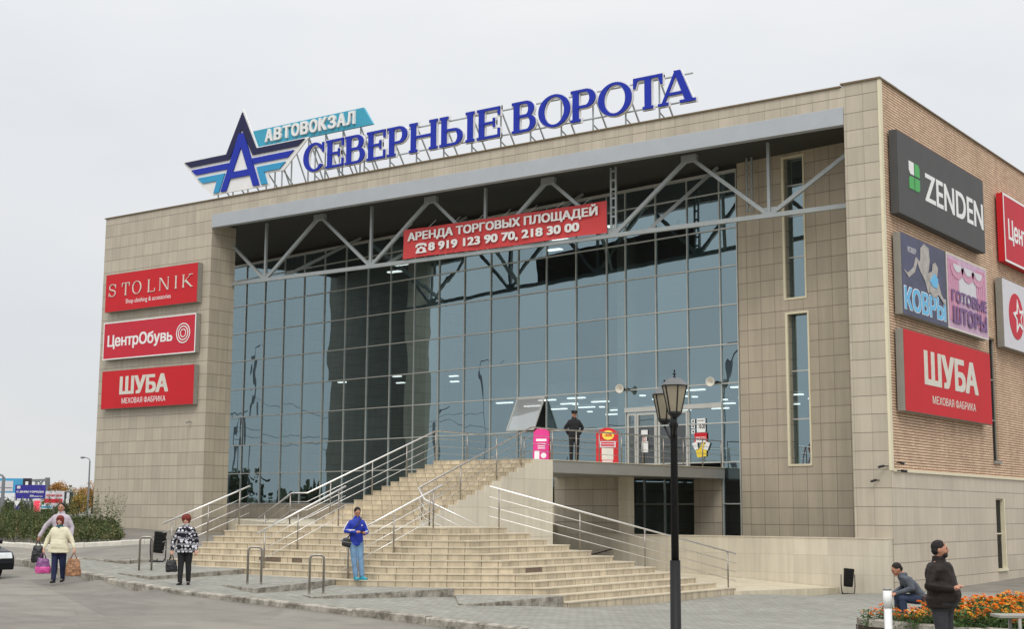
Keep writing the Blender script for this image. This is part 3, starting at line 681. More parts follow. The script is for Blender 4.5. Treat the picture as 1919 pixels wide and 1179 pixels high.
# parapet wall and ramp floor
PW = thing('parapet_wall', 'low cream tiled parapet wall beside the right foot of the stairs', 'wall', (-6, -.2, -.5))
build(MB().box(-13.0, -.03, -.34, -.02, -1.3, 1.17), 'wall_body', 'par_x', PW); build(MB().box(-13.0, -.02, -.36, -.006, 1.17, 1.2), 'coping', 'par_x', PW)
RF = tag(build(MB().prism([(-8.6, -13.6), (-1.75, -7.3), (-1.75, -.36), (-8.6, -.36)], -1.2, 0, 0, [0]*4, [-.16, -.22, -.40, -.03]), 'ramp_floor', 'rampfloor'), kind='structure')

# ------------------------------------------------------------------ railings
def railing(label, path, posts, h=1.0, group='stainless steel railings of the entrance', rails=(.74, .49, .25), ext=.18, rr=.024, ext2=None):
    """path: floor points; posts: floor points"""
    P = [Vector(p) for p in path]; R = thing('stair_railing', label, 'railing', P[0], group)
    def line(dz):
        q = [p+Vector((0, 0, dz)) for p in P]
        if ext: q[0] = q[0]-(q[1]-q[0]).normalized()*ext
        e2 = ext if ext2 is None else ext2
        if e2: q[-1] = q[-1]+(q[-1]-q[-2]).normalized()*e2
        return q
    build(MB().tube(line(h), rr, 10), 'handrail', 'stainless', R, True)
    for r in rails: build(MB().tube(line(h*r), .009, 8), 'rail', 'stainless', R, True)
    for p in posts:
        p = Vector(p); build(MB().tube([p-Vector((0, 0, .02)), p+Vector((0, 0, h-.01))], .021, 10), 'post', 'postmetal', R, True)
    return R
def stairpt(x, k, dy=.12): return (x, plan(k)[1]+dy, zk(k))
U0, U1 = (XL+.06, YB-.1, 1.58), (XL+.06, YT_+.05, 3.65)
def lerp(a, b, t): return tuple(a[i]+(b[i]-a[i])*t for i in range(3))
dpl = [(-12.94, -6.35), (-12.94, gy(-12.94)-.18)]; dpr = [(-8.98, -6.3), (-7.88, gy(-7.88)-.18)]
railing('stainless railing up the left side of the upper flight and along the deck', [(XL-1.95, YB-.45, .72), (XL-.75, YB-.25, 1.5), (XL-.1, YB-.25, 1.5), U1, (-12.94, gy(-12.94)-.18, 3.65)],
        [(XL-1.7, YB-.41, .9), (XL-.8, YB-.25, 1.5), lerp(U0, U1, .12), lerp(U0, U1, .45), lerp(U0, U1, .74), U1]+[(-12.94, y, 3.65) for y in (-5.6, -3.9, -2.2, -.5, 1.2, 2.9)], 1.0, ext=0)
u0, u1 = (XR-.14, YB+.05, 1.62), (XR-.14, YT_+.05, 3.65)
drp = [(-8.99+(i/8)*1.1, -6.2+(i/8)*(gy(-7.88)-.2+6.2), 3.65) for i in range(9)]
railing('stainless railing up the right side of the upper flight and the deck front', [(XR+1.9, YB+.2, .6), (XR+.35, YB-.25, 1.3), u0, u1, drp[0], drp[-1]],
        [(XR+.5, YB-.22, 1.5), lerp(u0, u1, .03), lerp(u0, u1, .35), lerp(u0, u1, .67), lerp(u0, u1, .9)]+drp, 1.0, ext=0)
railing('middle stainless railing of the lower flight, left of the standing young man', [stairpt(-9.98, 7), stairpt(-9.02, 0, .2)], [stairpt(-9.93, 7), stairpt(-9.56, 3.7), stairpt(-9.06, 0, .2)], .97)
railing('stainless railing of the lower flight directly behind the standing young man', [(-6.9, -18.25, .36), (-5.62, -16.35, 1.58)], [(-6.86, -18.2, .34), (-6.18, -17.3, .96), (-5.66, -16.4, 1.58)], .97)
railing('stainless railing along the left end of the lower steps', [(-13.6, -18.05, .68), (-12.58, -16.3, 1.58)], [(-13.54, -18.0, .66), (-13.05, -17.15, 1.13), (-12.62, -16.4, 1.58)], 1.0)
railing('long stainless railing down the right end of the fan steps', [(-5.25, -14.35, 1.57), (-1.95, -7.5, -.16)], [(-5.2, -14.25, 1.56), (-4.15, -12.0, .96), (-3.28, -10.05, .5), (-2.0, -7.6, -.15)], 1.02)
HR = thing('wall_handrail', 'short dark handrail rising along the shaded wall behind the fan steps', 'handrail', (-11, -.5, .3))
build(MB().tube([(-12.4, -.48, .12), (-10.2, -.48, .68)], .022, 8), 'handrail', 'blackmetal', HR); build(MB().tube([(-10.6, -.48, .58), (-10.6, -.34, .55)], .012, 6), 'bracket', 'blackmetal', HR)

# ------------------------------------------------------------------ stepped kerb platforms with bicycle racks
MAT['slab'] = plain('platform_concrete', hexc(150, 147, 137), .85, 0, .2, 2.5, .006, 20)
PF = [[(-11.9, -21.1, .43), (-9.9, -21.75, .425), (-10.5, -18.2, .475), (-13.3, -18.2, .5)], [(-7.9, -21.3, .29), (-6.1, -22.05, .29), (-7.1, -18.25, .335), (-10.3, -18.3, .345)],
      [(-5.8, -21.0, .14), (-4.9, -21.5, .14), (-4.1, -17.5, .185), (-7.0, -18.7, .195)], [(-2.5, -19.4, -.01), (-2.2, -19.3, -.01), (-2.0, -16.0, .03), (-4.0, -17.6, .045)]]
PL = ['low wedge platform under the leftmost bicycle rack', 'low wedge platform under the middle bicycle rack', 'low wedge platform under the right bicycle rack beside the young man', 'rightmost low wedge platform, without a rack, near the fan corner']
for poly, lb in zip(PF, PL):
    o = build(MB().prism([q[:2] for q in poly], -.6, 0, 0, [1]*4, [q[2] for q in poly]), 'kerb_platform', ['paving', 'kerb'], None, bevel=.015); tag(o, lb, 'kerb', 'wedge platforms in the pavement')
def rack(x, y, z, lb, dx=.235, dy=.2):
    t = thing('bicycle_rack', lb, 'bicycle rack', (x, y, z), 'bicycle racks before the steps'); d = Vector((dx, dy, 0)); b = Vector((x, y, z)); r = .09; L = d.length; d.normalize(); hh = .86
    pts = [b+Vector((0, 0, -.02)), b+Vector((0, 0, hh-r))]
    for i in range(1, 6): a = math.pi/2*i/5; pts.append(b+d*(r-r*math.cos(a))+Vector((0, 0, hh-r+r*math.sin(a))))
    for i in range(0, 6): a = math.pi/2*i/5; pts.append(b+d*(L-r+r*math.sin(a))+Vector((0, 0, hh-r+r*math.cos(a))))
    pts.append(b+d*L+Vector((0, 0, -.02))); build(MB().tube(pts, .026, 10), 'hoop', 'postmetal', t, True)
    for q in (b, b+d*L): build(MB().lathe(q, [(.05, 0), (.05, .012)], 12), 'base_flange', 'stainless', t)
rack(-12.12, -20.25, .43, 'stainless bicycle rack hoop nearest the black litter bin')
rack(-7.2, -21.2, .29, 'stainless bicycle rack hoop between the other two racks')
rack(-5.4, -21.05, .145, 'stainless bicycle rack hoop nearest the standing young man')

# litter bins
def bin_(x, y, z, rz, lb, tilt=.08):
    t = thing('litter_bin', lb, 'litter bin', (x, y, z), 'black tilting litter bins', rz)
    b = Matrix.Translation((x, y, z)) @ Matrix.Rotation(rz, 4, 'Z')
    T = b @ Matrix.Translation((0, 0, .24)) @ Matrix.Rotation(tilt, 4, 'Y')
    mb = MB().lathe((0, 0, 0), [(.13, 0), (.145, .02), (.165, .56), (.17, .57), (.158, .57), (.13, .1)], 20); mb.v = [tuple(T@Vector(v)) for v in mb.v]; build(mb, 'bucket', 'black', t, True)
    mb = MB()
    for k in range(5): mb.lathe((0, 0, .1+k*.1), [(.150+.006*k, 0), (.153+.006*k, .012), (.150+.006*k, .024)], 20)
    mb.v = [tuple(T@Vector(v)) for v in mb.v]; build(mb, 'rib_rings', 'black', t)
    f = MB()
    for sx in (-1, 1):
        pts = [(sx*.21, 0, .62), (sx*.215, 0, .3), (sx*.20, .03, .1), (sx*.17, .12, .015), (sx*.05, .2, .01)]; f.tube([b@Vector(p) for p in pts], .016, 8)
        f.tube([b@Vector(p) for p in ((sx*.20, .03, .1), (sx*.18, -.16, .012), (sx*.05, -.18, .01))], .016, 8)
    f.tube([b@Vector((-.05, .2, .01)), b@Vector((.05, .2, .01))], .016, 8); f.tube([b@Vector((-.05, -.18, .01)), b@Vector((.05, -.18, .01))], .016, 8)
    build(f, 'stand', 'blackmetal', t, True)
bin_(-13.9, -18.15, gz(-13.9, -18.15)+.0, math.radians(36), 'black litter bin on a curved stand at the left end of the stairs', .1)
bin_(-1.18, -.95, gz(-1.18, -.95)-.01, math.radians(20), 'black litter bin against the cream parapet wall')

# ------------------------------------------------------------------ wall signs
X, Y, Z = Vector((1, 0, 0)), Vector((0, 1, 0)), Vector((0, 0, 1))
class Panel:
    """a box sign: O bottom-left of the face, U right, N outward"""
    def __init__(s, label, O, U, N, w, h, case, face, depth=.27, frame=None, fw=.07, group=None):
        s.O, s.U, s.N, s.w, s.h = Vector(O), Vector(U), Vector(N), w, h; c = s.O+s.U*w/2+Z*h/2
        s.t = thing('wall_sign', label, 'sign', tuple(c-s.N*depth), group)
        build(MB().obox(c-s.N*(depth/2+.002), s.U*w/2, s.N*(depth/2-.004), Z*h/2), 'sign_case', case, s.t)
        f = MB(); s.rect(f, fw/w if frame else .012/w, fw/h if frame else .012/h, 1-(fw/w if frame else .012/w), 1-(fw/h if frame else .012/h), .006); build(f, 'sign_face', face, s.t)
        if frame:
            f = MB()
            for a, b, c_, d in ((0, 0, 1, fw/h), (0, 1-fw/h, 1, 1), (0, fw/h, fw/w, 1-fw/h), (1-fw/w, fw/h, 1, 1-fw/h)): s.rect(f, a, b, c_, d, .012)
            build(f, 'sign_frame', frame, s.t)
    def p(s, a, b, n=0): return s.O+s.U*(a*s.w)+Z*(b*s.h)+s.N*n
    def rect(s, mb, a, b, c, d, n): return mb.obox((s.p(a, b)+s.p(c, d))/2+s.N*(n/2-.002), s.U*((c-a)*s.w/2), s.N*(n/2), Z*((d-b)*s.h/2))
    def text(s, body, a, b, c, d, mat='white', bold=0.0, name='lettering', depth=.005, spacing=1.0, n=.006, shear=0):
        mb = text_mb(MB(), body, s.p(a, b, n), s.U, Z, s.N, (c-a)*s.w, (d-b)*s.h, depth, bold, spacing, 0, shear); return build(mb, name, mat, s.t)
    def shape(s, outs, mat, depth=.012, n=.006, name='emblem', offset=0):
        o = [[(x*s.w, y*s.h) for x, y in q] for q in outs]; return build(shape_mb(MB(), o, s.O, s.U, Z, s.N, depth, offset, n), name, mat, s.t)
# serif glyphs drawn from strokes: list of pieces, each a list of outlines
def glyph(ch, W, s=.20, h=.065, f=.07):
    P = []
    def R(x0, y0, x1, y1): P.append([rect(x0, y0, x1, y1)])
    def stem(x0, y0=0, y1=1, top=True, bot=True, w=s):
        R(x0, y0, x0+w, y1)
        if top: R(x0-f, 1-h, x0+w+f, 1)
        if bot: R(x0-f, 0, x0+w+f, h)
    def bowl(x0, y0, y1, x1):
        cy, ry = (y0+y1)/2, (y1-y0)/2; rx = min((x1-x0)*.75, ry*1.25); xa = x1-rx
        o = [(x0, y1)]+[(xa+rx*math.cos(math.radians(a)), cy+ry*math.sin(math.radians(a))) for a in range(90, -91, -9)]+[(x0, y0), (x0, y0+h)]
        rxi, ryi = max(rx-s, .03), ry-h
        o += [(xa+rxi*math.cos(math.radians(a)), cy+ryi*math.sin(math.radians(a))) for a in range(-90, 91, 9)]+[(x0, y1-h)]; P.append([o])
    if ch in 'ЕE':
        stem(f); R(f, 1-h, W, 1); R(f, 0, W, h); R(W-h*1.1, .74, W, 1); R(W-h*1.1, 0, W, .28); R(f, .47, W*.78, .47+h); R(W*.78-h, .36, W*.78, .64)
    elif ch == 'В': stem(f); bowl(f+s*.5, .49, 1, W*.93); bowl(f+s*.5, 0, .55, W)
    elif ch == 'Р': stem(f); bowl(f+s*.5, .42, 1, W)
    elif ch == 'Н': stem(f); stem(W-f-s); R(f+s, .47, W-f-s, .47+h)
    elif ch == 'Ы': stem(f); bowl(f+s*.5, 0, .56, W*.66); stem(W-f-s)
    elif ch in 'ОO': P.append([circ(W/2, .5, W/2, .52), circ(W/2, .5, W/2-s, .52-h*.9)])
    elif ch == 'С':
        o = circ(W*.54, .5, W*.54, .52, 40, 38, 322); i = circ(W*.54+.02, .5, W*.54-s, .52-h, 40, 322, 38); P.append([o+i]); R(W-h, .66, W, .99)
    elif ch == 'Т' or ch == 'T':
        stem(W/2-s/2, top=False); R(0, 1-h, W, 1); P.append([[(0, 1-h), (0, .70), (h*.8, .70), (h*2, 1-h)]]); P.append([[(W, 1-h), (W-h*2, 1-h), (W-h*.8, .70), (W, .70)]])
    elif ch == 'А':
        P.append([[(W*.06, 0), (W*.06+h*1.4, 0), (W*.5, .93), (W*.46, 1)]]); P.append([[(W*.44, 1), (W*.60, 1), (W*.96, 0), (W*.96-s*1.15, 0)]]); R(W*.22, .28, W*.74, .28+h); R(-.02, 0, W*.26, h); R(W*.60, 0, W+.03, h)
    elif ch == 'L': stem(f); R(f, 0, W, h); R(W-h, 0, W, .28)
    elif ch == 'I': stem(W/2-s/2)
    elif ch == 'N': stem(f, w=h*1.1, top=True); P.append([[(f, 1), (f+s*1.2, 1), (W-f, 0), (W-f-s*1.0, 0)]]); stem(W-f-h*1.1, bot=False, w=h*1.1)
    elif ch == 'K': stem(f); P.append([[(f+s, .42), (W*.84, 1), (W*.84+h, 1), (f+s+h*.4, .38)]]); P.append([[(f+s+.1, .50), (f+s+.24, .60), (W, 0), (W-s*1.2, 0)]]); R(W*.64, 1-h, W+.02, 1); R(W-s*1.6, 0, W+.05, h)
    elif ch == 'S':
        o = circ(W/2, .74, W/2, .27, 24, 20, 250); i = circ(W/2, .74, W/2-s*.8, .27-h, 24, 250, 20); P.append([o+i]); o = circ(W/2, .27, W/2, .28, 24, -160, 92); i = circ(W/2, .27, W/2-s*.8, .28-h, 24, 92, -160); P.append([o+i])
        P.append([[(W*.14, .62), (W*.42, .47), (W*.86, .40), (W*.62, .56)]]); R(W-h, .66, W, .98); R(0, .02, h, .34)
    return P
def glyph_mb(mb, ch, O, U, V, N, wid, hgt, depth, offset=0, n0=0, mi=0, **k):
    for i, outs in enumerate(glyph(ch, wid/hgt, **k)):
        shape_mb(mb, [[(x*hgt, y*hgt) for x, y in q] for q in outs], O, U, V, N, depth, offset, n0+i*.0016, mi)
    return mb
FN = (0, -1, 0)
p = Panel('red sign with thin spaced serif letters, topmost on the left wall slab', (-39.6, -.3, 11.55), X, FN, 6.65, 1.87, 'signgrey', 'red', group=None)
for i, ch in enumerate('STOLNIK'):
    a = [.045, .19, .305, .475, .60, .755, .845][i]; w_ = [.075, .085, .10, .08, .105, .045, .105][i]
    build(glyph_mb(MB(), ch, p.p(a, .40, .008), X, Z, FN, w_*p.w, .33*p.h, .025, 0, 0, s=.12, h=.05, f=.06), 'letter', 'offwhite', p.t)
p.text('Shop clothing & accessories', .235, .145, .725, .295, 'white', .0)
p = Panel('red sign with a white border and ring emblem on the left wall slab', (-39.6, -.3, 9.19), X, FN, 6.65, 1.84, 'signgrey', 'red2', frame='white', fw=.055)
p.text('ЦентрОбувь', .05, .26, .76, .66, 'white', .032, spacing=.98)
p.shape([circ(.872, .52, .072, .26), circ(.872, .52, .064, .232)], 'white'); p.shape([circ(.872, .52, .052, .188), circ(.872, .52, .044, .16)], 'white'); p.shape([circ(.872, .52, .030, .11, 24), circ(.872, .52, .024, .086, 24)], 'white')
p = Panel('red sign with four bold white letters, lowest on the left wall slab', (-39.57, -.3, 6.79), X, FN, 6.62, 1.85, 'signgrey', 'red')
p.text('ШУБА', .205, .36, .735, .83, 'offwhite', .055, spacing=1.0); p.text('МЕХОВАЯ ФАБРИКА', .235, .115, .71, .27, 'white', .0)
RN = (1, 0, 0)
p = Panel('charcoal sign with white capitals and green leaf squares on the brick wall', (.32, .58, 11.92), Y, RN, 9.15, 2.85, 'zgrey', 'zgrey')
p.text('ZENDEN', .285, .31, .985, .66, 'white', .028, spacing=1.02)
def leafsq(x, y, fx, fy):
    w, h = .052, .155; q = [(0, 0), (1, 0), (1, .75), (.75, 1), (0, 1)]; q = [((1-a) if fx else a, (1-b) if fy else b) for a, b in q]; q = q if (fx == fy) else q[::-1]
    return [(x+a*w, y+b*h) for a, b in q]
p.shape([leafsq(.115, .545, True, True)], 'white'); p.shape([leafsq(.175, .545, False, False)], 'green'); p.shape([leafsq(.115, .365, True, False)], 'green'); p.shape([leafsq(.175, .365, False, True)], 'green')
p = Panel('dark blue carpet poster sign with two pale figures on the brick wall', (.32, .66, 8.53), Y, RN, 4.36, 2.75, 'signgrey', 'posternavy')
p.text('КОВРЫ', .03, .06, .97, .36, 'white', .075, depth=.004, n=.007); p.text('КОВРЫ', .04, .07, .96, .35, 'skyblue', .042, depth=.004, n=.013)
p.text('КОВЕР', .14, .79, .32, .86, 'lightgrey', .01)
p.shape([[(.02, .56), (.12, .52), (.25, .62), (.31, .76), (.40, .72), (.42, .9), (.5, .97), (.60, .94), (.62, .80), (.58, .62), (.66, .40), (.56, .36), (.5, .5), (.40, .60), (.34, .70), (.27, .56), (.14, .47)]], 'posterskin', name='pale_figure')
p.shape([[(.58, .62), (.66, .66), (.68, .76), (.74, .79), (.80, .73), (.77, .60), (.86, .40), (.97, .30), (.93, .28), (.80, .38), (.66, .32), (.60, .38)]], 'posterskin', n=.019, name='pale_figure'); p.shape([[(.60, .52), (.70, .64), (.79, .58), (.76, .46), (.66, .46)]], 'skyblue', n=.032, name='shirt_shape')
p = Panel('mauve curtain poster sign reading ГОТОВЫЕ ШТОРЫ on the brick wall', (.34, 5.05, 8.53), Y, RN, 4.55, 2.75, 'signgrey', 'mauve', frame='offwhite', fw=.06)
for i in range(5): p.shape([rect(.04+.05*i, .12, .075+.05*i, .93)], 'pinkcurtain', name='curtain_fold'); p.shape([rect(.73+.05*i, .12, .765+.05*i, .93)], 'pinkcurtain', name='curtain_fold')
p.shape([rect(.29, .40, .71, .80)], 'lightgrey', .008, name='net_curtain')
for i in range(3): p.shape([circ(.24+.26*i, .86, .16, .17, 20, 180, 360)], 'pinkcurtain', n=.02, name='swag'); p.shape([circ(.24+.26*i, .88, .10, .10, 20, 180, 360)], 'lightgrey', n=.033, name='swag')
p.text('ГОТОВЫЕ', .08, .37, .96, .53, 'purple', .05, n=.042); p.text('ШТОРЫ', .10, .09, .94, .32, 'purple', .05, n=.05)
p = Panel('red sign with four large white letters, lowest on the brick wall', (.32, .6, 5.32), Y, RN, 9.1, 2.72, 'signgrey', 'red')
p.text('ШУБА', .205, .37, .83, .80, 'offwhite', .055); p.text('МЕХОВАЯ ФАБРИКА', .285, .14, .79, .25, 'offwhite', .008)
p = Panel('red shoe shop sign with white border, upper right and cut off by the frame edge', (.34, 12.2, 12.0), Y, RN, 9.2, 2.8, 'red', 'red2', frame='white', fw=.09)
p.text('ЦентрОбувь', .06, .26, .76, .66, 'white', .032)
p = Panel('white sign with a red star disc, right edge of the brick wall', (.34, 11.6, 8.5), Y, RN, 9.2, 2.75, 'signgrey', 'lightgrey')
p.shape([circ(.185, .5, .105, .34)], 'red2', name='red_disc')
st = []
for i in range(10): r = .27 if i % 2 == 0 else .12; a = math.radians(90+36*i+10); st.append((.215+r*.31*math.cos(a), .5+r*math.sin(a)))
p.shape([st], 'white', n=.02, name='star'); st2 = [(.215+(x-.215)*.55, .5+(y-.5)*.55) for x, y in st]; p.shape([st2], 'red2', n=.034, name='star')
p.text('ЭКСПРЕСС', .34, .36, .93, .62, 'red2', .03)

# ------------------------------------------------------------------ rooftop lettering
YP = .6; RN_ = FN
RS = thing('rooftop_lettering', 'two long words of big blue serif letters standing on the roof edge', 'rooftop sign', (-17, YP, H+.05))
LET = [('С', -27.08, -25.86), ('Е', -25.70, -24.66), ('В', -24.56, -23.42), ('Е', -23.28, -22.24), ('Р', -22.09, -21.02), ('Н', -20.88, -19.36), ('Ы', -19.22, -17.42), ('Е', -17.26, -16.12), ('В', -15.5, -14.36), ('О', -14.2, -12.72), ('Р', -12.66, -11.54), ('О', -11.40, -9.92), ('Т', -9.82, -8.58), ('А', -8.72, -7.22)]
for ch, a, b in LET:
    l = build(glyph_mb(MB(), ch, (a, YP-.10, 17.04), X, Z, FN, b-a, 1.25, .05, .012, 0), 'letter', 'blue', RS)
    build(glyph_mb(MB(), ch, (a, YP, 17.04), X, Z, FN, b-a, 1.25, .085, .055, 0), 'letter_border', 'white', l)
for z in (17.12, 18.16): build(MB().bar((-26.9, YP+.10, z), (-7.4, YP+.10, z), .05, .05), 'frame_rail', 'steel', RS)
for x in np.arange(-26.6, -7.6, 1.48):
    f = MB().bar((x, YP+.12, 16.1), (x, YP+.12, 18.3), .05, .05).bar((x+.0, YP+.12, 18.2), (x+.25, YP+1.3, 16.1), .05, .05).bar((x, YP+.12, 16.9), (x+.25, YP+1.25, 16.2), .04, .04); build(f, 'frame_post', 'steel', RS)
# teal board
BD = thing('rooftop_board', 'teal slanted rooftop board with white letters АВТОВОКЗАЛ', 'rooftop sign', (-27, YP+.25, H+.05))
def flat(mb, pts, y, depth, offset=0): return shape_mb(mb, [pts] if isinstance(pts[0], tuple) else pts, (0, y, 0), X, Z, FN, depth, offset)
build(flat(MB(), [(-30.62, 19.56), (-23.72, 19.56), (-23.15, 18.72), (-30.2, 18.72)][::-1], YP+.20, .12), 'board', 'teal', BD)
for i, ch in enumerate('АВТОВОКЗАЛ'):
    x = -29.72+i*.565; build(text_mb(MB(), ch, (x, YP+.08, 18.88), X, Z, FN, .48, .60, .10, .05), 'letter', 'white', BD)
for x in np.arange(-29.3, -24.0, 1.05): build(MB().bar((x, YP+.3, 16.1), (x, YP+.3, 18.9), .05, .05).bar((x, YP+.3, 18.8), (x+.3, YP+1.4, 16.1), .05, .05), 'frame_post', 'steel', BD)
# star emblem
EM = thing('winged_star_emblem', 'blue and cyan winged star emblem with a letter A on the roof edge', 'rooftop sign', (-31, YP, H+.05))
back = [(-35.3, 18.70), (-32.26, 18.70), (-31.2, 20.72), (-30.16, 18.70), (-26.85, 18.70), (-28.40, 17.36), (-29.42, 17.36), (-29.30, 16.78), (-33.1, 16.78), (-33.95, 17.36)]
build(flat(MB(), back[::-1], YP+.02, .06), 'backing', 'white', EM)
nav = [(-35.12, 18.64), (-32.2, 18.64), (-31.2, 20.53), (-30.2, 18.64), (-27.1, 18.64), (-27.52, 18.36), (-30.42, 18.36), (-31.2, 19.72), (-31.98, 18.36), (-34.7, 18.36)]
build(flat(MB(), nav[::-1], YP-.045, .06), 'wing_band', 'navy', EM)
for q in ([(-34.62, 18.20), (-31.96, 18.20), (-32.06, 17.92), (-34.26, 17.92)], [(-30.44, 18.20), (-27.75, 18.20), (-28.14, 17.92), (-30.34, 17.92)]): build(flat(MB(), q[::-1], YP-.04, .06), 'wing_band', 'blue', EM)
A_ = [(-32.50, 16.86), (-31.38, 19.52), (-31.06, 19.52), (-29.92, 16.86), (-30.32, 16.86), (-30.56, 17.42), (-31.88, 17.42), (-32.12, 16.86)]; ho = [(-31.21, 18.86), (-31.72, 17.72), (-30.72, 17.72)]
build(flat(MB(), [A_[::-1], ho], YP-.05, .06), 'letter_a', 'blue', EM)
for q in ([(-34.15, 17.74), (-32.25, 17.74), (-32.62, 16.86), (-33.0, 16.86), (-32.78, 17.45), (-33.78, 17.45)], [(-30.14, 17.74), (-28.28, 17.74), (-28.64, 17.45), (-29.64, 17.45), (-29.40, 16.86), (-29.78, 16.86)]): build(flat(MB(), q[::-1], YP-.04, .06), 'wing_band', 'cyan', EM)
for x in (-32.8, -31.8, -30.8, -29.6, -28.6): build(MB().bar((x, YP+.05, 16.1), (x, YP+.05, 17.6), .05, .05).bar((x, YP+.05, 17.5), (x+.3, YP+1.2, 16.1), .05, .05), 'frame_post', 'steel', EM)

# ------------------------------------------------------------------ banner hung on the truss
MAT['bannerback'] = plain('banner_back', hexc(74, 62, 58), .7)
BN = thing('rental_banner', 'long red vinyl banner with white phone numbers tied to the entrance truss', 'banner', (-16.6, 1.25, 13.2))
mb = MB(); nx_, nz_ = 60, 8
for j in range(nz_+1):
    for i in range(nx_+1):
        u, v = i/nx_, j/nz_; x = -21.80+u*10.28; z = 12.66+v*1.27+.03*math.sin(u*9)*(1-v)*.6-.02*math.sin(u*math.pi)*(v)
        y = 1.26+.022*math.sin(u*34+v*3)+.03*math.sin(u*7+2)*(v-.5); mb.v.append((x, y, z))
for j in range(nz_):
    for i in range(nx_): a = j*(nx_+1)+i; mb.f.append((a, a+1, a+nx_+2, a+nx_+1)); mb.mi.append(0)
build(mb, 'sheet', 'bannerred', BN, True); b2 = MB(); b2.v = [(x, y+.012, z) for x, y, z in mb.v]; b2.f = [f[::-1] for f in mb.f]; b2.mi = list(mb.mi); build(b2, 'backing', 'bannerback', BN, True)
def btext(body, x0, x1, z0, z1, bold=.045): build(text_mb(MB(), body, (x0, 1.195, z0), X, Z, FN, x1-x0, z1-z0, .012, bold), 'lettering', 'white', BN)
btext('АРЕНДА ТОРГОВЫХ ПЛОЩАДЕЙ', -21.5, -11.9, 13.33, 13.86, .05); btext('8 919 123 90 70, 218 30 00', -20.35, -12.75, 12.82, 13.22, .05)
ph = [[(0, 0), (1, 0), (.82, .55), (.62, .55), (.62, .68), (.38, .68), (.38, .55), (.18, .55)], circ(.5, .28, .17, .17, 16)]
build(shape_mb(MB(), [[(x*.62, y*.42) for x, y in q] for q in ph], (-21.05, 1.19, 12.82), X, Z, FN, .012), 'phone_symbol', 'white', BN)
build(shape_mb(MB(), [[(x*.62, y*.42) for x, y in [(-.02, .62), (.16, .62), (.24, .78), (.76, .78), (.84, .62), (1.02, .62), (.94, .92), (.7, 1.02), (.3, 1.02), (.06, .92)]]], (-21.05, 1.188, 12.82), X, Z, FN, .012), 'phone_symbol', 'white', BN)
f = MB()
for x in np.arange(-21.7, -11.5, .55): f.tube([(x, 1.27, 12.68), (x+.04, 1.36, 12.56)], .006, 5)
for x in np.arange(-21.7, -11.5, 1.3): f.tube([(x, 1.27, 13.92), (x+.3, 1.38, 14.2)], .006, 5)
build(f, 'tie_cord', 'white', BN)

# ------------------------------------------------------------------ small things on the walls
def lamp_small(name, lb, cat, P, N, group, mat='blackmetal', L=.2, down=.25):
    N = Vector(N); P = Vector(P); t = thing(name, lb, cat, P, group); side = N.cross(Z).normalized(); d = (N-Z*down).normalized()
    build(MB().tube([P, P+N*.12, P+N*.14+Z*.02], .018, 8), 'bracket', mat, t); c = P+N*.14+d*L*.4
    build(MB().tube([c-d*L/2, c+d*L/2], .040, 12), 'housing', mat, t, True); build(MB().tube([c+d*(L/2+.001), c+d*(L/2+.012)], .034, 12), 'lens', 'clearglass', t); return t
lamp_small('security_camera', 'small security camera on the left wall slab near its inner edge', 'security camera', (-33.35, 0, 6.0), (0, -1, 0), None, 'signgrey')
lamp_small('floodlight', 'small dark floodlight lowest on the tiled pillar at the brick corner', 'floodlight', (-.42, 0, 3.05), (-.5, -1, 0), 'corner floodlights')
lamp_small('floodlight', 'small dark floodlight on the tiled side of the cream corner trim', 'floodlight', (-.09, -.02, 3.5), (-.8, -1, 0), 'corner floodlights')
lamp_small('floodlight', 'upper dark floodlight at the bottom of the brick wall corner', 'floodlight', (.03, .42, 3.62), (1, -.4, 0), 'corner floodlights')
lamp_small('floodlight', 'lower dark floodlight at the bottom of the brick wall corner', 'floodlight', (.06, .36, 3.36), (1, .1, 0), 'corner floodlights', down=.1)
def horn(u, z, lb):
    P = gp(u, z, .06); t = thing('loudspeaker', lb, 'loudspeaker', P, 'horn loudspeakers on the glass wall'); d = Vector((.15, -1, -.05)).normalized()
    build(MB().lathe(P+d*.12, [(.05, 0), (.06, .12), (.10, .22), (.17, .30), (.185, .31), (.16, .30), (.02, .14)], 20, 0, d), 'horn', 'offwhite', t, True); build(MB().lathe(P, [(.06, 0), (.07, .02), (.06, .14)], 14, 0, d), 'driver', 'blackmetal', t, True)
    build(MB().bar(P+Vector((0, 0, -.02)), P+Vector((.35, GS*.35, -.03)), .03, .03), 'bracket', 'blackmetal', t)
horn(-12.62, 6.88, 'cream horn loudspeaker on the glass wall left of the lamp post'); horn(-8.25, 6.9, 'cream horn loudspeaker on the glass wall right of the lamp post')
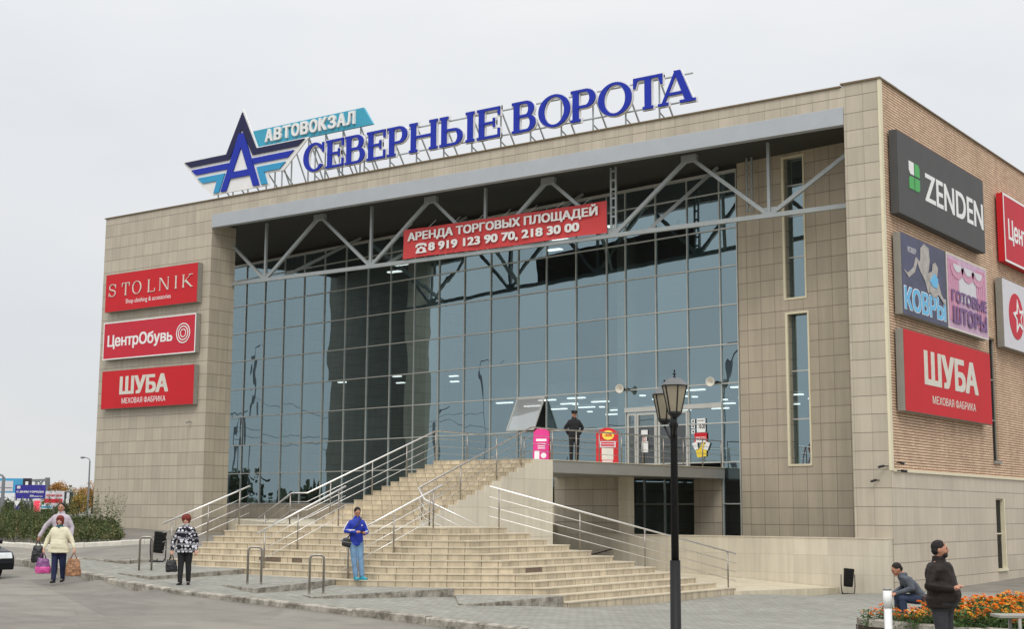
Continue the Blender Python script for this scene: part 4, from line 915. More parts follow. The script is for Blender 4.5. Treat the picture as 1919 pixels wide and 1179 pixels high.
# stickers and posters on the glass
UG = Vector((1, GS, 0)).normalized()
def sheet(name, lb, cat, u0, u1, z0, z1, mat, off=.03, group=None):
    t = tag(build(MB().obox(gp((u0+u1)/2, (z0+z1)/2, off), UG*((u1-u0)/2), GN*.003, Z*((z1-z0)/2)), name, mat), lb, cat, group); return t
def stext(par, body, u0, u1, z0, z1, mat, off=.036, bold=.03): return build(text_mb(MB(), body, gp(u0, z0, off), UG, Z, GN, u1-u0, z1-z0, .003, bold), 'lettering', mat, par)
hs = sheet('notice', 'white opening hours notice on the glass right of the doors', 'notice', -9.08, -8.68, 5.02, 5.55, 'white'); stext(hs, '10-20', -8.98, -8.70, 5.16, 5.32, 'blackmetal'); stext(hs, 'Режим работы', -9.04, -8.72, 5.44, 5.49, 'blackmetal', bold=.01)
for i, z in enumerate((5.38, 5.18, 4.98)):
    ic = sheet('pictogram_sticker', ('topmost', 'middle', 'lowest')[i]+' of three white pictogram stickers beside the opening hours notice', 'sticker', -9.33, -9.17, z, z+.15, 'white', group='pictogram stickers by the doors')
    build(shape_mb(MB(), [circ(.08, .075, .04, .04, 16)] if i else [rect(.05, .03, .11, .12)], gp(-9.33, z, .034), UG, Z, GN, .003), 'pictogram', 'blackmetal', ic)
ps = sheet('poster', 'red НОВАЯ poster with yellow and white panels on the entrance glass', 'poster', -9.2, -8.62, 4.62, 5.0, 'red'); b_ = build(MB().obox(gp(-8.9, 4.74, .036), UG*.23, GN*.002, Z*.11), 'white_band', 'white', ps); stext(ps, 'НОВАЯ', -9.1, -8.68, 4.74, 4.84, 'red', .040, .05)
MAT['yellow'] = plain('poster_yellow', hexc(232, 204, 70), .45, 0, .08, 4)
build(shape_mb(MB(), [[(-.14, .5), (.1, .58), (.16, .28), (.0, .25)]], gp(-9.18, 4.1, .03), UG, Z, GN, .004), 'white_panel', 'white', ps); build(shape_mb(MB(), [[(.0, .22), (.17, .28), (.3, .52), (.4, .52), (.52, .24), (.5, .0), (.08, -.04)]], gp(-9.15, 4.1, .034), UG, Z, GN, .004), 'yellow_panel', 'yellow', ps)
build(shape_mb(MB(), [[(.42, .28), (.56, .56), (.74, .5), (.62, .22)]], gp(-9.2, 4.1, .04), UG, Z, GN, .004), 'white_panel', 'white', ps)
sheet('notice', 'small white notice high on the entrance door', 'notice', -11.74, -11.42, 5.02, 5.20, 'white', .06); sheet('notice', 'white paper notice at mid height on the entrance door', 'notice', -11.72, -11.40, 4.32, 4.74, 'white', .06)
rb = sheet('door_sticker', 'square red and white warning sticker on the entrance door', 'sticker', -11.70, -11.46, 4.76, 4.92, 'white', .06); build(shape_mb(MB(), [circ(.12, .08, .07, .07, 16), circ(.12, .08, .045, .045, 16)], gp(-11.70, 4.76, .065), UG, Z, GN, .003), 'red_ring', 'red', rb)

# ------------------------------------------------------------------ people
from mathutils import noise as mnoise
SKIN = {'pale': plain('skin_pale', hexc(206, 160, 138), .5, 0, .06, 20), 'tan': plain('skin_tan', hexc(178, 128, 104), .5, 0, .07, 20)}
HAIR = {'red': plain('hair_auburn', hexc(112, 40, 30), .7, 0, .3, 40, .01, 60), 'dark': plain('hair_dark', hexc(26, 20, 18), .75, 0, .3, 40, .01, 60), 'brown': plain('hair_brown', hexc(52, 36, 30), .6, 0, .3, 40, .01, 60)}
MAT['eye'] = plain('eye_dark', (.03, .02, .02, 1), .2); MAT['lip'] = plain('lips', hexc(150, 78, 74), .5)
def remesh(mb, name, vox, folds=0.0, fs=9, smooth=2, seed=0):
    o = bpy.data.objects.new('tmp', mb.mesh('tmp')); COL.objects.link(o)
    r = o.modifiers.new('r', 'REMESH'); r.mode = 'VOXEL'; r.voxel_size = vox; s = o.modifiers.new('s', 'SMOOTH'); s.factor = .5; s.iterations = smooth
    me = eval_mesh(o); bpy.data.objects.remove(o); me.name = name
    if folds:
        sv = Vector((seed*3.1, seed*1.7, 0)); nrm = [v.normal.copy() for v in me.vertices]
        for v, n in zip(me.vertices, nrm):
            p = v.co; a = mnoise.noise(Vector((p.x*fs, p.y*fs, p.z*fs*.8))+sv)+.5*mnoise.noise(Vector((p.x*fs*.6, p.y*fs*.6, p.z*fs*2.6))+sv); v.co = p+n*(a*folds)
    me.polygons.foreach_set('use_smooth', [True]*len(me.polygons)); me.update(); return me
def limb(mb, pts, rs, n=12):
    P = [Vector(p) for p in pts]; q = []; r = []
    for i in range(len(P)-1):
        for k in range(4): t = k/4; q.append(P[i].lerp(P[i+1], t)); r.append(rs[i]+(rs[i+1]-rs[i])*t)
    q.append(P[-1]); r.append(rs[-1]); mb.tube(q, r, n)
    for p, rr in zip(P, rs): mb.ell(p, rr*.99, rr*.99, rr*.99, n, 8)
def person(label, loc, rz, h=1.75, skin='pale', hair='dark', hairstyle='short', lean=0, headtilt=0, headturn=0, arms=None, legs=None, top=None, bottom=None, shoes='blackmetal', bulk=1.0, belly=0, hip=(0, 0, .92), topmat=None, botmat=None, hem=.84, sleeve=1.0, collar=None, hat=False, beard=False, flare=0, scarf=None, jeans=0):
    k = h/1.75; T = Matrix.Translation(loc) @ Matrix.Rotation(rz, 4, 'Z') @ Matrix.Scale(k, 4)
    root = thing('person', label, 'person', loc, None, 0)
    hx, hy, hz = hip; sl = math.sin(lean); cl = math.cos(lean)
    def sp(x, y, z): return Vector((hx+x, hy+y*cl-(z)*sl, hz+z*cl-y*sl*.0))     # z measured up the spine from the hip
    B = bulk
    rings = [(-.10, .135, .095), (0, .165, .115), (.10, .150, .108), (.22, .150, .105), (.36, .172, .115), (.43, .176, .105), (.485, .150, .092), (.53, .105, .078), (.57, .062, .060)]
    def torso(mb, t, lo=-.12, fl=0, z1=.60):
        R = []
        for z, rx, ry in rings:
            if z < lo or z > z1: continue
            f = max(0, (.25-z)/.35)*fl; c = sp(0, -belly*.5*max(0, 1-abs(z-.12)/.25), z); R.append((c.x, c.y, c.z, rx*B+t+f, ry*B+t+f*.8+belly*max(0, 1-abs(z-.12)/.25)*.6))
        mb.loft(R, 20)
    sh = {s: sp(s*.160*B**.5, 0, .45) for s in (-1, 1)}
    arms = arms or {}; legs = legs or {}
    A = {}
    for s in (-1, 1):
        e, w, f = arms.get(s, ((s*.27, .02, 1.13), (s*.27, -.05, .88), (0, -.25, -1))); A[s] = (sh[s], Vector(e), Vector(w), Vector(f).normalized())
    Lg = {}
    for s in (-1, 1):
        kn, an, toe = legs.get(s, ((s*.10, -.02, .49), (s*.10, .02, .085), (s*.03, -1, 0))); Lg[s] = (Vector((hx+s*.09, hy, hz-.02)), Vector(kn), Vector(an), Vector(toe).normalized())
    neck = sp(0, .0, .56); hc = neck+Vector((0, -sl*.13-.02, .125*cl+.01))
    HR_ = Matrix.Translation(hc) @ Matrix.Rotation(headturn, 4, 'Z') @ Matrix.Rotation(headtilt, 4, 'X')
    # --- body, one continuous surface
    mb = MB(); torso(mb, -.030)
    for s in (-1, 1):
        a = A[s]; limb(mb, a[:3], (.044*B**.4, .036*B**.4, .026)); d = a[3]; up = Vector((s, 0, 0)); sd_ = d.cross(Vector((0, 0, 1))); sd_ = sd_.normalized() if sd_.length > .1 else Vector((1, 0, 0)); w = a[2]
        pa = w+d*.05; nrm = sd_.cross(d).normalized()
        limb(mb, (w, pa, w+d*.09), (.026, .034, .032), 10)
        for j, (off, L) in enumerate(((-.028, .062), (-.010, .075), (.010, .070), (.027, .055))):
            b0 = w+d*.085+sd_*off; b1 = b0+d*L*.5+nrm*.004; b2 = b1+(d*.6+(-nrm)*.6).normalized()*L*.5; limb(mb, (b0, b1, b2), (.0115, .0105, .009), 8)
        b0 = w+d*.03+sd_*(-.028*s); limb(mb, (b0, b0+(d+sd_*(-.7*s)).normalized()*.035, b0+(d*1.3-nrm*.5+sd_*(-.5*s)).normalized()*.068), (.014, .012, .010), 8)
        l = Lg[s]; limb(mb, l[:3], (.085, .055, .040)); limb(mb, (l[2]+Vector((0, 0, -.03)), l[2]+l[3]*.13+Vector((0, 0, -.045))), (.038, .03), 10)
    limb(mb, (sp(0, 0, .5), neck+Vector((0, 0, .02)), hc+Vector((0, .01, -.04))), (.062*B, .056, .055))
    def hf(v):
        x, y, z = v
        w = 1-.30*max(0, -z-.15) ; yy = y*(1-.12*max(0, -z)); 
        if y < 0: yy -= .05*max(0, -z)*(1-abs(x))
        return Vector((x*w, yy, z))
    hm = MB().ell((0, 0, 0), .076, .098, .118, 20, 14, 0, hf)
    hm.ell((0, -.100, -.012), .013, .018, .022, 10, 8); hm.tube([(0, -.088, .028), (0, -.106, -.008)], [.008, .013], 8); hm.ell((0, -.082, -.088), .026, .02, .02, 10, 8); hm.ell((0, -.090, -.052), .022, .012, .011, 10, 8)
    for s in (-1, 1): hm.ell((s*.076, .012, -.008), .011, .020, .032, 8, 8); hm.ell((s*.030, -.086, .030), .022, .010, .008, 8, 6); hm.ell((s*.038, -.070, -.030), .022, .018, .018, 8, 6)
    hm.v = [tuple(HR_ @ Vector(v)) for v in hm.v]; mb.add(hm.v, hm.f)
    mb.v = [tuple(T @ Vector(v)) for v in mb.v]; me = remesh(mb, 'body', .0085*k); me.materials.append(SKIN[skin]); o = put(bpy.data.objects.new('body', me), root)
    def hp(mb_, nm, mt, smooth=True):
        mb_.v = [tuple(T @ HR_ @ Vector(v)) for v in mb_.v]; return build(mb_, nm, mt, root, smooth)
    for s in (-1, 1): hp(MB().ell((s*.030, -.089, .012), .012, .008, .0075, 10, 8), 'eye', 'eye'); hp(MB().ell((s*.030, -.094, .034), .019, .006, .005, 8, 6), 'eyebrow', HAIR[hair])
    hp(MB().ell((0, -.099, -.053), .022, .006, .007, 10, 6), 'mouth', 'lip')
    # hair
    hb = MB()
    def hn(v): return v*(1+.06*mnoise.noise(v*7))
    if hairstyle == 'short': hb.ell((0, .020, .036), .082, .098, .096, 22, 14, 0, hn); hb.ell((0, .045, -.005), .078, .07, .075, 18, 10, 0, hn)
    elif hairstyle == 'bob': hb.ell((0, .016, .034), .104, .114, .112, 22, 14, 0, hn); hb.ell((-.066, .012, -.028), .034, .06, .075, 14, 10, 0, hn); hb.ell((.066, .012, -.028), .034, .06, .075, 14, 10, 0, hn); hb.ell((0, .06, -.03), .085, .055, .085, 16, 10, 0, hn); hb.ell((0, -.066, .074), .062, .040, .030, 14, 8, 0, hn)
    elif hairstyle == 'curly': 
        hb.ell((0, .018, .045), .122, .122, .118, 22, 14, 0, lambda v: v*(1+.16*mnoise.noise(v*9))); hb.ell((0, .05, -.02), .10, .07, .08, 16, 10, 0, lambda v: v*(1+.14*mnoise.noise(v*9)))
    hb.v = [tuple(T @ HR_ @ Vector(v)) for v in hb.v]; hme = remesh(hb, 'hair', .008*k, .005, 60); hme.materials.append(HAIR[hair]); put(bpy.data.objects.new('hair', hme), root)
    if beard: 
        bb = MB().ell((0, -.052, -.074), .056, .048, .042, 16, 10, 0, hn); bb.ell((0, -.086, -.036), .03, .015, .008, 10, 6); hp(bb, 'beard', HAIR[hair])
    # --- trousers
    mb = MB(); torso(mb, .014, -.12, 0, .12)
    for s in (-1, 1):
        l = Lg[s]; j = jeans; limb(mb, (l[0], l[1], l[2]+(l[2]-l[1]).normalized()*-.01), (.105*B**.5-j, .074-j*.7, .062-j*.4), 14)
    mb.v = [tuple(T @ Vector(v)) for v in mb.v]; me = remesh(mb, 'trousers', .013*k, .006, 11, 2, 2); me.materials.append(MAT[botmat]); put(bpy.data.objects.new('trousers', me), root)
    # --- shoes
    for s in (-1, 1):
        l = Lg[s]; a, d = l[2], l[3]; sb = MB(); sd2 = Vector((-d.y, d.x, 0))
        limb(sb, (a-d*.045+Vector((0, 0, -.04)), a+d*.06+Vector((0, 0, -.045)), a+d*.165+Vector((0, 0, -.055))), (.043, .044, .030), 12); sb.obox(a+d*.06+Vector((0, 0, -.077)), d*.12, sd2*.042, Vector((0, 0, .010)))
        sb.v = [tuple(T @ Vector(v)) for v in sb.v]; me = remesh(sb, 'shoe', .008*k, 0, 9, 3); me.materials.append(MAT[shoes]); put(bpy.data.objects.new('shoe', me), root)
    # --- top
    mb = MB(); torso(mb, .022, hem-.92, flare, .56)
    c = sp(0, 0, hem-.92); mb.loft([(c.x, c.y, c.z-.02, rings[1][1]*B+.018+flare*1.3, rings[1][2]*B+.022+flare+belly*.1), (c.x, c.y, c.z+.12, rings[1][1]*B+.02+flare, rings[1][2]*B+.014+flare*.8+belly*.3)], 20)
    for s in (-1, 1):
        a = A[s]; e = a[1].lerp(a[2], sleeve); limb(mb, (a[0]+Vector((-s*.02, 0, -.005)), a[1], e), (.074*B**.5, .056*B**.5, .046), 14)
    if collar: mb.loft([(neck.x, neck.y+.005, neck.z-.05, .100, .095), (neck.x, neck.y+.004, neck.z+.05, .078, .080)], 18)
    mb.v = [tuple(T @ Vector(v)) for v in mb.v]; me = remesh(mb, top or 'jacket', .012*k, .008, 10, 2, 5); me.materials.append(MAT[topmat]); put(bpy.data.objects.new(top or 'jacket', me), root)
    if scarf:
        sc = MB().loft([(neck.x, neck.y, neck.z-.06, .10, .095), (neck.x, neck.y-.01, neck.z-.01, .09, .09), (neck.x, neck.y-.01, neck.z+.035, .07, .07)], 18); sc.ell((neck.x, neck.y-.10, neck.z-.07), .05, .03, .07, 12, 8); sc.v = [tuple(T @ Vector(v)) for v in sc.v]; me = remesh(sc, 'scarf', .011, .006, 14); me.materials.append(MAT[scarf]); put(bpy.data.objects.new('scarf', me), root)
    if hat:
        hh = MB(); hh.lathe((0, .012, .052), [(.098, 0), (.10, .028), (.104, .040), (.112, .066), (.095, .082), (.0, .088)], 24); hp(hh, 'cap', 'black', True); v = MB().ell((0, -.085, .052), .07, .055, .008, 16, 8); hp(v, 'cap_visor', 'black', True); hp(MB().ell((0, -.096, .088), .013, .006, .014, 10, 6), 'cap_badge', 'signgrey')
    root['_'] = 0; del root['_']
    return root, T, A
MAT['cream_coat'] = plain('cream_wool', hexc(216, 209, 182), .9, 0, .07, 8, .004, 60); MAT['navytrousers'] = plain('navy_trousers', hexc(34, 40, 72), .85, 0, .15, 8)
MAT['bluejacket'] = plain('royal_blue_track_top', hexc(28, 52, 158), .6, 0, .10, 8); MAT['jeans'] = plain('washed_jeans', hexc(102, 132, 160), .85, 0, .32, 5, .003, 90); MAT['turqshoe'] = plain('turquoise_shoe', hexc(46, 150, 172), .5)
MAT['blackcloth'] = plain('black_cloth', (.016, .016, .018, 1), .9, 0, .25, 10); MAT['leather'] = plain('dark_leather', hexc(34, 26, 23), .62, 0, .3, 8, .008, 26, .22); MAT['greyshirt'] = plain('pale_lilac_jacket', hexc(186, 176, 184), .85, 0, .08, 6)
MAT['darkgreytrousers'] = plain('charcoal_trousers', hexc(52, 52, 56), .85, 0, .15, 9); MAT['greyjacket'] = plain('slate_jacket', hexc(82, 88, 96), .8, 0, .3, 5); MAT['darkblue'] = plain('dark_blue_jeans', hexc(46, 58, 80), .85, 0, .2, 9); MAT['tealscarf'] = plain('teal_scarf', hexc(44, 84, 88), .9, 0, .2, 20)
def knitmat():
    m = M('black_and_white_knit'); s = m.n('ShaderNodeSeparateXYZ'); m.l(m.coord(), s.inputs[0])
    a = m.val('ADD', m.val('MULTIPLY', s.outputs[0], .74), m.val('MULTIPLY', s.outputs[1], .67)); z = s.outputs[2]
    ch = m.n('ShaderNodeTexVoronoi'); ch.inputs['Scale'].default_value = 1; cb = m.n('ShaderNodeCombineXYZ'); m.l(m.val('MULTIPLY', a, 15), cb.inputs[0]); m.l(m.val('MULTIPLY', z, 14), cb.inputs[1]); m.l(cb.outputs[0], ch.inputs['Vector'])
    pat = m.val('GREATER_THAN', ch.outputs['Distance'], .46); band = m.val('FRACT', m.val('MULTIPLY', z, 7.4)); b1 = m.val('GREATER_THAN', band, .74); b2 = m.val('GREATER_THAN', m.val('FRACT', m.val('MULTIPLY', m.val('ADD', a, z), 26)), .5)
    w = m.val('MULTIPLY', m.val('SUBTRACT', 1.0, b1), m.val('SUBTRACT', 1.0, pat)); w = m.val('MAXIMUM', w, m.val('MULTIPLY', m.val('MULTIPLY', b1, b2), .6)); col = m.mix(w, (.016, .016, .022, 1), hexc(206, 206, 212)); m.base(col, .9, 0, .1); return m.m
MAT['knit'] = knitmat()
def W(x, y): return (x, y, gz(x, y))
def strut_world(T, p): return T @ Vector(p)
def bag(name, lb, top, w, d, h, mat, mat2=None, handles=True, rz=0.7, seed=1, cat='bag'):
    """soft bag hanging below the hand position top"""
    top = Vector(top); t = thing(name, lb, cat, top-Vector((0, 0, h+.16))); mb = MB(); Rz = Matrix.Rotation(rz, 3, 'Z')
    mb.loft([(0, 0, 0, w*.42, d*.40), (0, 0, h*.12, w*.52, d*.52), (0, 0, h*.5, w*.50, d*.55), (0, 0, h*.85, w*.42, d*.36), (0, 0, h, w*.38, d*.16)], 18); base = top-Vector((0, 0, h+.15)); mb.v = [tuple(base+Rz@Vector(v)) for v in mb.v]
    me = remesh(mb, 'bag_body', .012, .018, 12, 2, seed); me.materials.append(MAT[mat]); put(bpy.data.objects.new('bag_body', me), t)
    if mat2:
        mb = MB().loft([(0, 0, h*.02, w*.53, d*.54), (0, 0, h*.2, w*.55, d*.57), (0, 0, h*.42, w*.53, d*.57), (0, 0, h*.5, w*.48, d*.5)], 18); mb.v = [tuple(base+Rz@Vector(v)) for v in mb.v]; me = remesh(mb, 'bag_print', .012, .016, 12, 2, seed); me.materials.append(MAT[mat2]); put(bpy.data.objects.new('bag_print', me), t)
    if handles:
        for s in (-1, 1): a = base+Rz@Vector((-w*.2, s*d*.1, h*.97)); b = base+Rz@Vector((w*.2, s*d*.1, h*.97)); build(MB().tube([a, a.lerp(top, .6)+Vector((0, 0, .02)), top+Vector((0, 0, .0)), b.lerp(top, .6)+Vector((0, 0, .02)), b], .010, 7), 'handle', mat, t, True)
    return t
MAT['pinkbag'] = plain('pink_plastic_bag', hexc(206, 84, 150), .35, 0, .35, 9); MAT['brownbag'] = plain('brown_patterned_bag', hexc(150, 110, 80), .5, 0, .55, 14); MAT['orangebag'] = plain('orange_bag_top', hexc(206, 104, 60), .5, 0, .3, 12); MAT['purplebag'] = plain('lilac_bag_top', hexc(120, 72, 120), .4, 0, .4, 12)
MAT['blackbag'] = plain('black_bag', (.02, .02, .022, 1), .45, 0, .3, 9)

# woman in the cream jacket, walking towards the viewer
l = (-12.13, -22.68, gz(-12.13, -22.68)-.13); r_, T, A = person('woman in a cream jacket and teal scarf carrying two shopping bags', l, .66, 1.60, 'pale', 'red', 'bob', .03, .06, 0, {-1: ((-.30, .0, 1.14), (-.37, -.07, .90), (-.1, -.1, -1)), 1: ((.31, .0, 1.14), (.40, -.05, .90), (.1, -.1, -1))}, {-1: ((-.09, -.06, .50), (-.08, -.10, .09), (-.05, -1, 0)), 1: ((.09, .03, .49), (.085, .16, .12), (.05, -1, -.1))}, bulk=1.22, topmat='cream_coat', botmat='navytrousers', hem=.80, flare=.055, sleeve=.92, scarf='tealscarf', belly=.05)
q = T@(A[-1][2]+A[-1][3]*.1); bag('shopping_bag', 'pink plastic shopping bag with a dark top carried by the woman in cream', q, .34, .16, .36, 'purplebag', 'pinkbag', seed=2)
q = T@(A[1][2]+A[1][3]*.1); bag('shopping_bag', 'brown patterned shopping bag in the left hand of the woman in cream', q, .34, .17, .42, 'brownbag', 'brownbag', seed=3)
# man behind her
l = (-13.35, -21.75, gz(-13.35, -21.75)); r_, T, A = person('man in a pale lilac jacket walking close behind the woman in cream', l, .66, 1.77, 'tan', 'dark', 'short', .05, .12, 0, {-1: ((-.36, .0, 1.18), (-.50, -.04, .92), (-.3, 0, -1))}, bulk=1.12, topmat='greyshirt', botmat='blackcloth', hem=.82, flare=.03, collar=True)
q = T@(A[-1][2]+A[-1][3]*.1); bag('carrier_bag', 'dark carrier bag held by the man behind the woman in cream', q, .30, .15, .42, 'blackbag', seed=6)
# woman in the knitted jumper
l = (-8.58, -21.86, gz(-8.58, -21.86)); r_, T, A = person('woman in a black and white patterned jumper and black trousers on the pavement', l, .70, 1.60, 'pale', 'red', 'curly', .0, .05, 0, {-1: ((-.29, .02, 1.12), (-.31, -.10, .88), (-.05, -.2, -1)), 1: ((.27, .03, 1.13), (.27, -.04, .88), (0, -.15, -1))}, {-1: ((-.09, -.05, .49), (-.09, -.10, .085), (-.15, -1, 0)), 1: ((.09, .0, .49), (.09, .08, .10), (.12, -1, 0))}, bulk=1.16, top='jumper', topmat='knit', botmat='blackcloth', hem=.83, flare=.03, belly=.03, collar=True)
q = T@(A[-1][2]+A[-1][3]*.09); bag('handbag', 'black handbag with pale print in the hand of the woman in the patterned jumper', q, .26, .14, .28, 'blackbag', seed=4)
# young man with a phone on the steps
bz = zk(8); l = (-6.50, -18.30, bz); r_, T, A = person('young man in a blue track top and light jeans looking at a phone', l, .95, 1.74, 'tan', 'dark', 'short', .05, .42, .0, {-1: ((-.27, .07, 1.16), (-.07, -.20, 1.14), (.6, -.6, .05)), 1: ((.25, .03, 1.14), (.13, -.24, 1.10), (-.35, -.75, .3))}, {-1: ((-.075, -.06, .48), (-.05, -.20, .085), (.12, -1, 0)), 1: ((.085, -.09, .48), (.10, -.22, .085), (.45, -1, 0))}, hip=(0, .06, .92), bulk=.93, top='track_top', topmat='bluejacket', botmat='jeans', shoes='turqshoe', hem=.83, collar=True, jeans=.006)
for s in (-1, 1):
    for o_ in (-.016, 0, .016):
        a, e, w = A[s][0], A[s][1], A[s][2]; n = Vector((s*.8, .35, .25)).normalized(); P = [a+n*.070+Vector((0, o_, 0)), a.lerp(e, .5)+n*.068+Vector((0, o_, 0)), e+n*.055+Vector((0, o_*.6, o_)), e.lerp(w, .5)+Vector((s*.25, -.1, .2)).normalized()*.052+Vector((0, 0, o_)), w+Vector((s*.2, 0, .3)).normalized()*.045+Vector((0, 0, o_))]
        build(MB().tube([T@p for p in P], .0075, 6), 'sleeve_stripe', 'white', r_, True)
build(MB().ell(T@Vector((.085, -.165, 1.30)), .026, .012, .014, 12, 8), 'chest_badge', 'white', r_)
hc_ = T@((A[-1][2]+A[-1][3]*.12+A[1][2]+A[1][3]*.1)/2); ph = thing('phone', 'dark mobile phone held in both hands of the young man', 'phone', hc_); fd = Vector((math.sin(.95), -math.cos(.95), 0))
build(MB().obox(hc_, Vector((fd.y, -fd.x, 0))*.036, (fd+Z*.6).normalized()*.07, (Z-fd*.6).normalized()*.005), 'phone_case', 'black', ph, bevel=.004); build(MB().obox(hc_+(Z-fd*.6).normalized()*.0055, Vector((fd.y, -fd.x, 0))*.033, (fd+Z*.6).normalized()*.065, (Z-fd*.6).normalized()*.001), 'screen', 'clearglass', ph)
bt = T@Vector((-.235, .03, .88)); sb_ = thing('shoulder_bag', 'small black shoulder bag at the hip of the young man in blue', 'bag', bt); me = MB(); rq = Matrix.Rotation(.95, 3, 'Z')
me.loft([(0, 0, 0, .10, .055), (0, 0, .05, .125, .07), (0, 0, .17, .12, .065), (0, 0, .20, .10, .05)], 16); me.v = [tuple(bt+rq@Matrix.Rotation(.25, 3, 'Y')@(Vector(v)-Vector((0, 0, .1)))) for v in me.v]; mm = remesh(me, 'bag_body', .01, .006, 14); mm.materials.append(MAT['blackbag']); put(bpy.data.objects.new('bag_body', mm), sb_)
build(MB().bar(bt+rq@Vector((-.115, -.075, .03)), bt+rq@Vector((.09, -.075, .0)), .01, .014), 'zip', 'signgrey', sb_); build(MB().tube([T@Vector(p) for p in ((-.22, .05, .98), (-.14, -.14, 1.2), (.0, -.13, 1.34), (.10, -.02, 1.49), (.06, .12, 1.40), (-.12, .15, 1.1), (-.22, .05, .98))], .012, 6), 'strap', 'blackbag', sb_, True)
# guard on the deck
l = (-9.18, -4.62, 3.652); person('guard in black uniform and cap standing on the deck', l, .68, 1.70, 'tan', 'dark', 'short', .0, .22, .1, {-1: ((-.30, .04, 1.16), (-.20, .08, .95), (.5, .5, -.6)), 1: ((.30, .04, 1.16), (.20, .08, .95), (-.5, .5, -.6))}, bulk=1.06, topmat='blackcloth', botmat='blackcloth', hem=.82, collar=True, hat=True)
# man in a leather jacket, seen in profile
l = W(10.02, -24.62); r_, T, A = person('bearded man in a dark leather jacket standing in profile before the flower bed', l, 1.52, 1.80, 'tan', 'dark', 'short', -.03, -.02, .42, {1: ((.29, .07, 1.16), (.26, -.02, .92), (-.1, -.25, -1)), -1: ((-.29, .05, 1.14), (-.16, -.22, 1.10), (.35, -1, .45))}, {-1: ((-.10, -.03, .49), (-.11, .0, .085), (-.1, -1, 0)), 1: ((.10, -.03, .49), (.11, .03, .085), (.1, -1, 0))}, bulk=1.34, topmat='leather', botmat='darkgreytrousers', hem=.86, collar=True, beard=True, belly=.09)
# man sitting on the bench edge, bent forward
l = (7.2, -17.6, gz(7.2, -17.6)+.20); r_, T, A = person('man in a slate jacket sitting bent forward beside the marigolds', l, -.85, 1.74, 'tan', 'dark', 'short', .70, .55, 0, {-1: ((-.24, -.26, .72), (-.08, -.50, .62), (.2, -.8, -.3)), 1: ((.24, -.26, .72), (.08, -.50, .62), (-.2, -.8, -.3))}, {-1: ((-.13, -.42, .52), (-.12, -.40, .085), (-.2, -1, 0)), 1: ((.13, -.42, .52), (.12, -.38, .085), (.2, -1, 0))}, hip=(0, 0, .53), bulk=1.06, topmat='greyjacket', botmat='darkblue', hem=.84, collar=True)
sx, sy = l[0], l[1]; bn = thing('bench', 'pale bench under the seated man behind the marigolds', 'bench', W(sx, sy), None); zb_ = gz(sx, sy)
ax_ = Vector((math.cos(-.85), math.sin(-.85), 0)); ay_ = Vector((-ax_.y, ax_.x, 0)); bc = Vector((sx, sy, 0))+ax_*.1
build(MB().obox(bc+ay_*.05+Z*(zb_+.43), ax_*.85, ay_*.22, Z*.025), 'seat', 'offwhite', bn, bevel=.008)
for s in (-1, 1): build(MB().obox(bc+ay_*.05+ax_*.65*s+Z*(zb_+.20), ax_*.04, ay_*.18, Z*.205), 'leg', 'slab', bn)
MAT['brownleather'] = plain('brown_leather_bag', hexc(84, 62, 58), .45, 0, .2, 8)
bp_ = Vector((sx, sy, 0))+Vector((.30, -.22, 0))+Z*(zb_+.66); sb2 = thing('satchel', 'brown leather satchel hanging at the side of the seated man', 'bag', bp_); vv = Vector((math.cos(.6), math.sin(.6), 0)); build(MB().obox(bp_, vv*.19, Vector((-vv.y, vv.x, 0))*.05, Z*.13), 'bag_body', 'brownleather', sb2, bevel=.02); build(MB().obox(bp_-Vector((-vv.y, vv.x, 0))*.052+Z*.03, vv*.18, Vector((-vv.y, vv.x, 0))*.006, Z*.09), 'flap', 'brownleather', sb2); build(MB().tube([bp_+vv*.17+Z*.12, bp_+vv*.10+Z*.2, bp_-vv*.02+Z*.22, bp_-vv*.15+Z*.12], .012, 6), 'strap', 'brownleather', sb2, True)

# ------------------------------------------------------------------ street lamp in front
def lantern(t, c, s=1.0, nm='lantern'):
    c = Vector(c); n = 6; fr = MB()
    def ring(r, z, a0=.26): return [c+Vector((r*math.cos(a0+2*math.pi*k/n), r*math.sin(a0+2*math.pi*k/n), z))*1 for k in range(n)]
    b, tp = ring(.125*s, 0), ring(.235*s, .50*s)
    g = MB(); g.add(b+tp, [(k, (k+1) % n, n+(k+1) % n, n+k) for k in range(n)]); L = build(MB().lathe(c, [(.06*s, -.10*s), (.13*s, -.03*s), (.13*s, .0)], 12), nm, 'blackmetal', t, True)
    build(g, 'lantern_glass', 'frost', L)
    for k in range(n): fr.bar(b[k], tp[k], .022*s, .022*s); fr.bar(tp[k], tp[(k+1) % n], .026*s, .03*s); fr.bar(b[k], b[(k+1) % n], .02*s, .02*s)
    build(fr, 'lantern_frame', 'black', L)
    R = MB(); e, m_ = ring(.275*s, .50*s), ring(.12*s, .63*s); R.add(e+m_, [(k, (k+1) % n, n+(k+1) % n, n+k) for k in range(n)]); o = len(R.v); R.add([c+Vector((0, 0, .655*s))]+m_, [(0, 1+k, 1+(k+1) % n) for k in range(n)]); R.add([*e], [tuple(range(n))[::-1]]); build(R, 'lantern_roof', 'lamproof', L)
    build(MB().lathe(c+Vector((0, 0, .64*s)), [(.04*s, 0), (.015*s, .03*s), (.013*s, .06*s), (.045*s, .075*s), (.012*s, .09*s), (.012*s, .12*s), (.022*s, .135*s), (.0, .16*s)], 12), 'finial', 'black', L, True)
m = M('frosted_lantern_glass'); g = m.remap(m.noise(5, 3), .3, .7, .85, 1.1); m.base(m.scale(hexc(170, 160, 138), g), .25, 0, .5); m.b.inputs['Transmission Weight'].default_value = .25; MAT['frost'] = m.m
MAT['lamproof'] = plain('lantern_roof_metal', hexc(104, 104, 104), .4, .6, .1, 8)
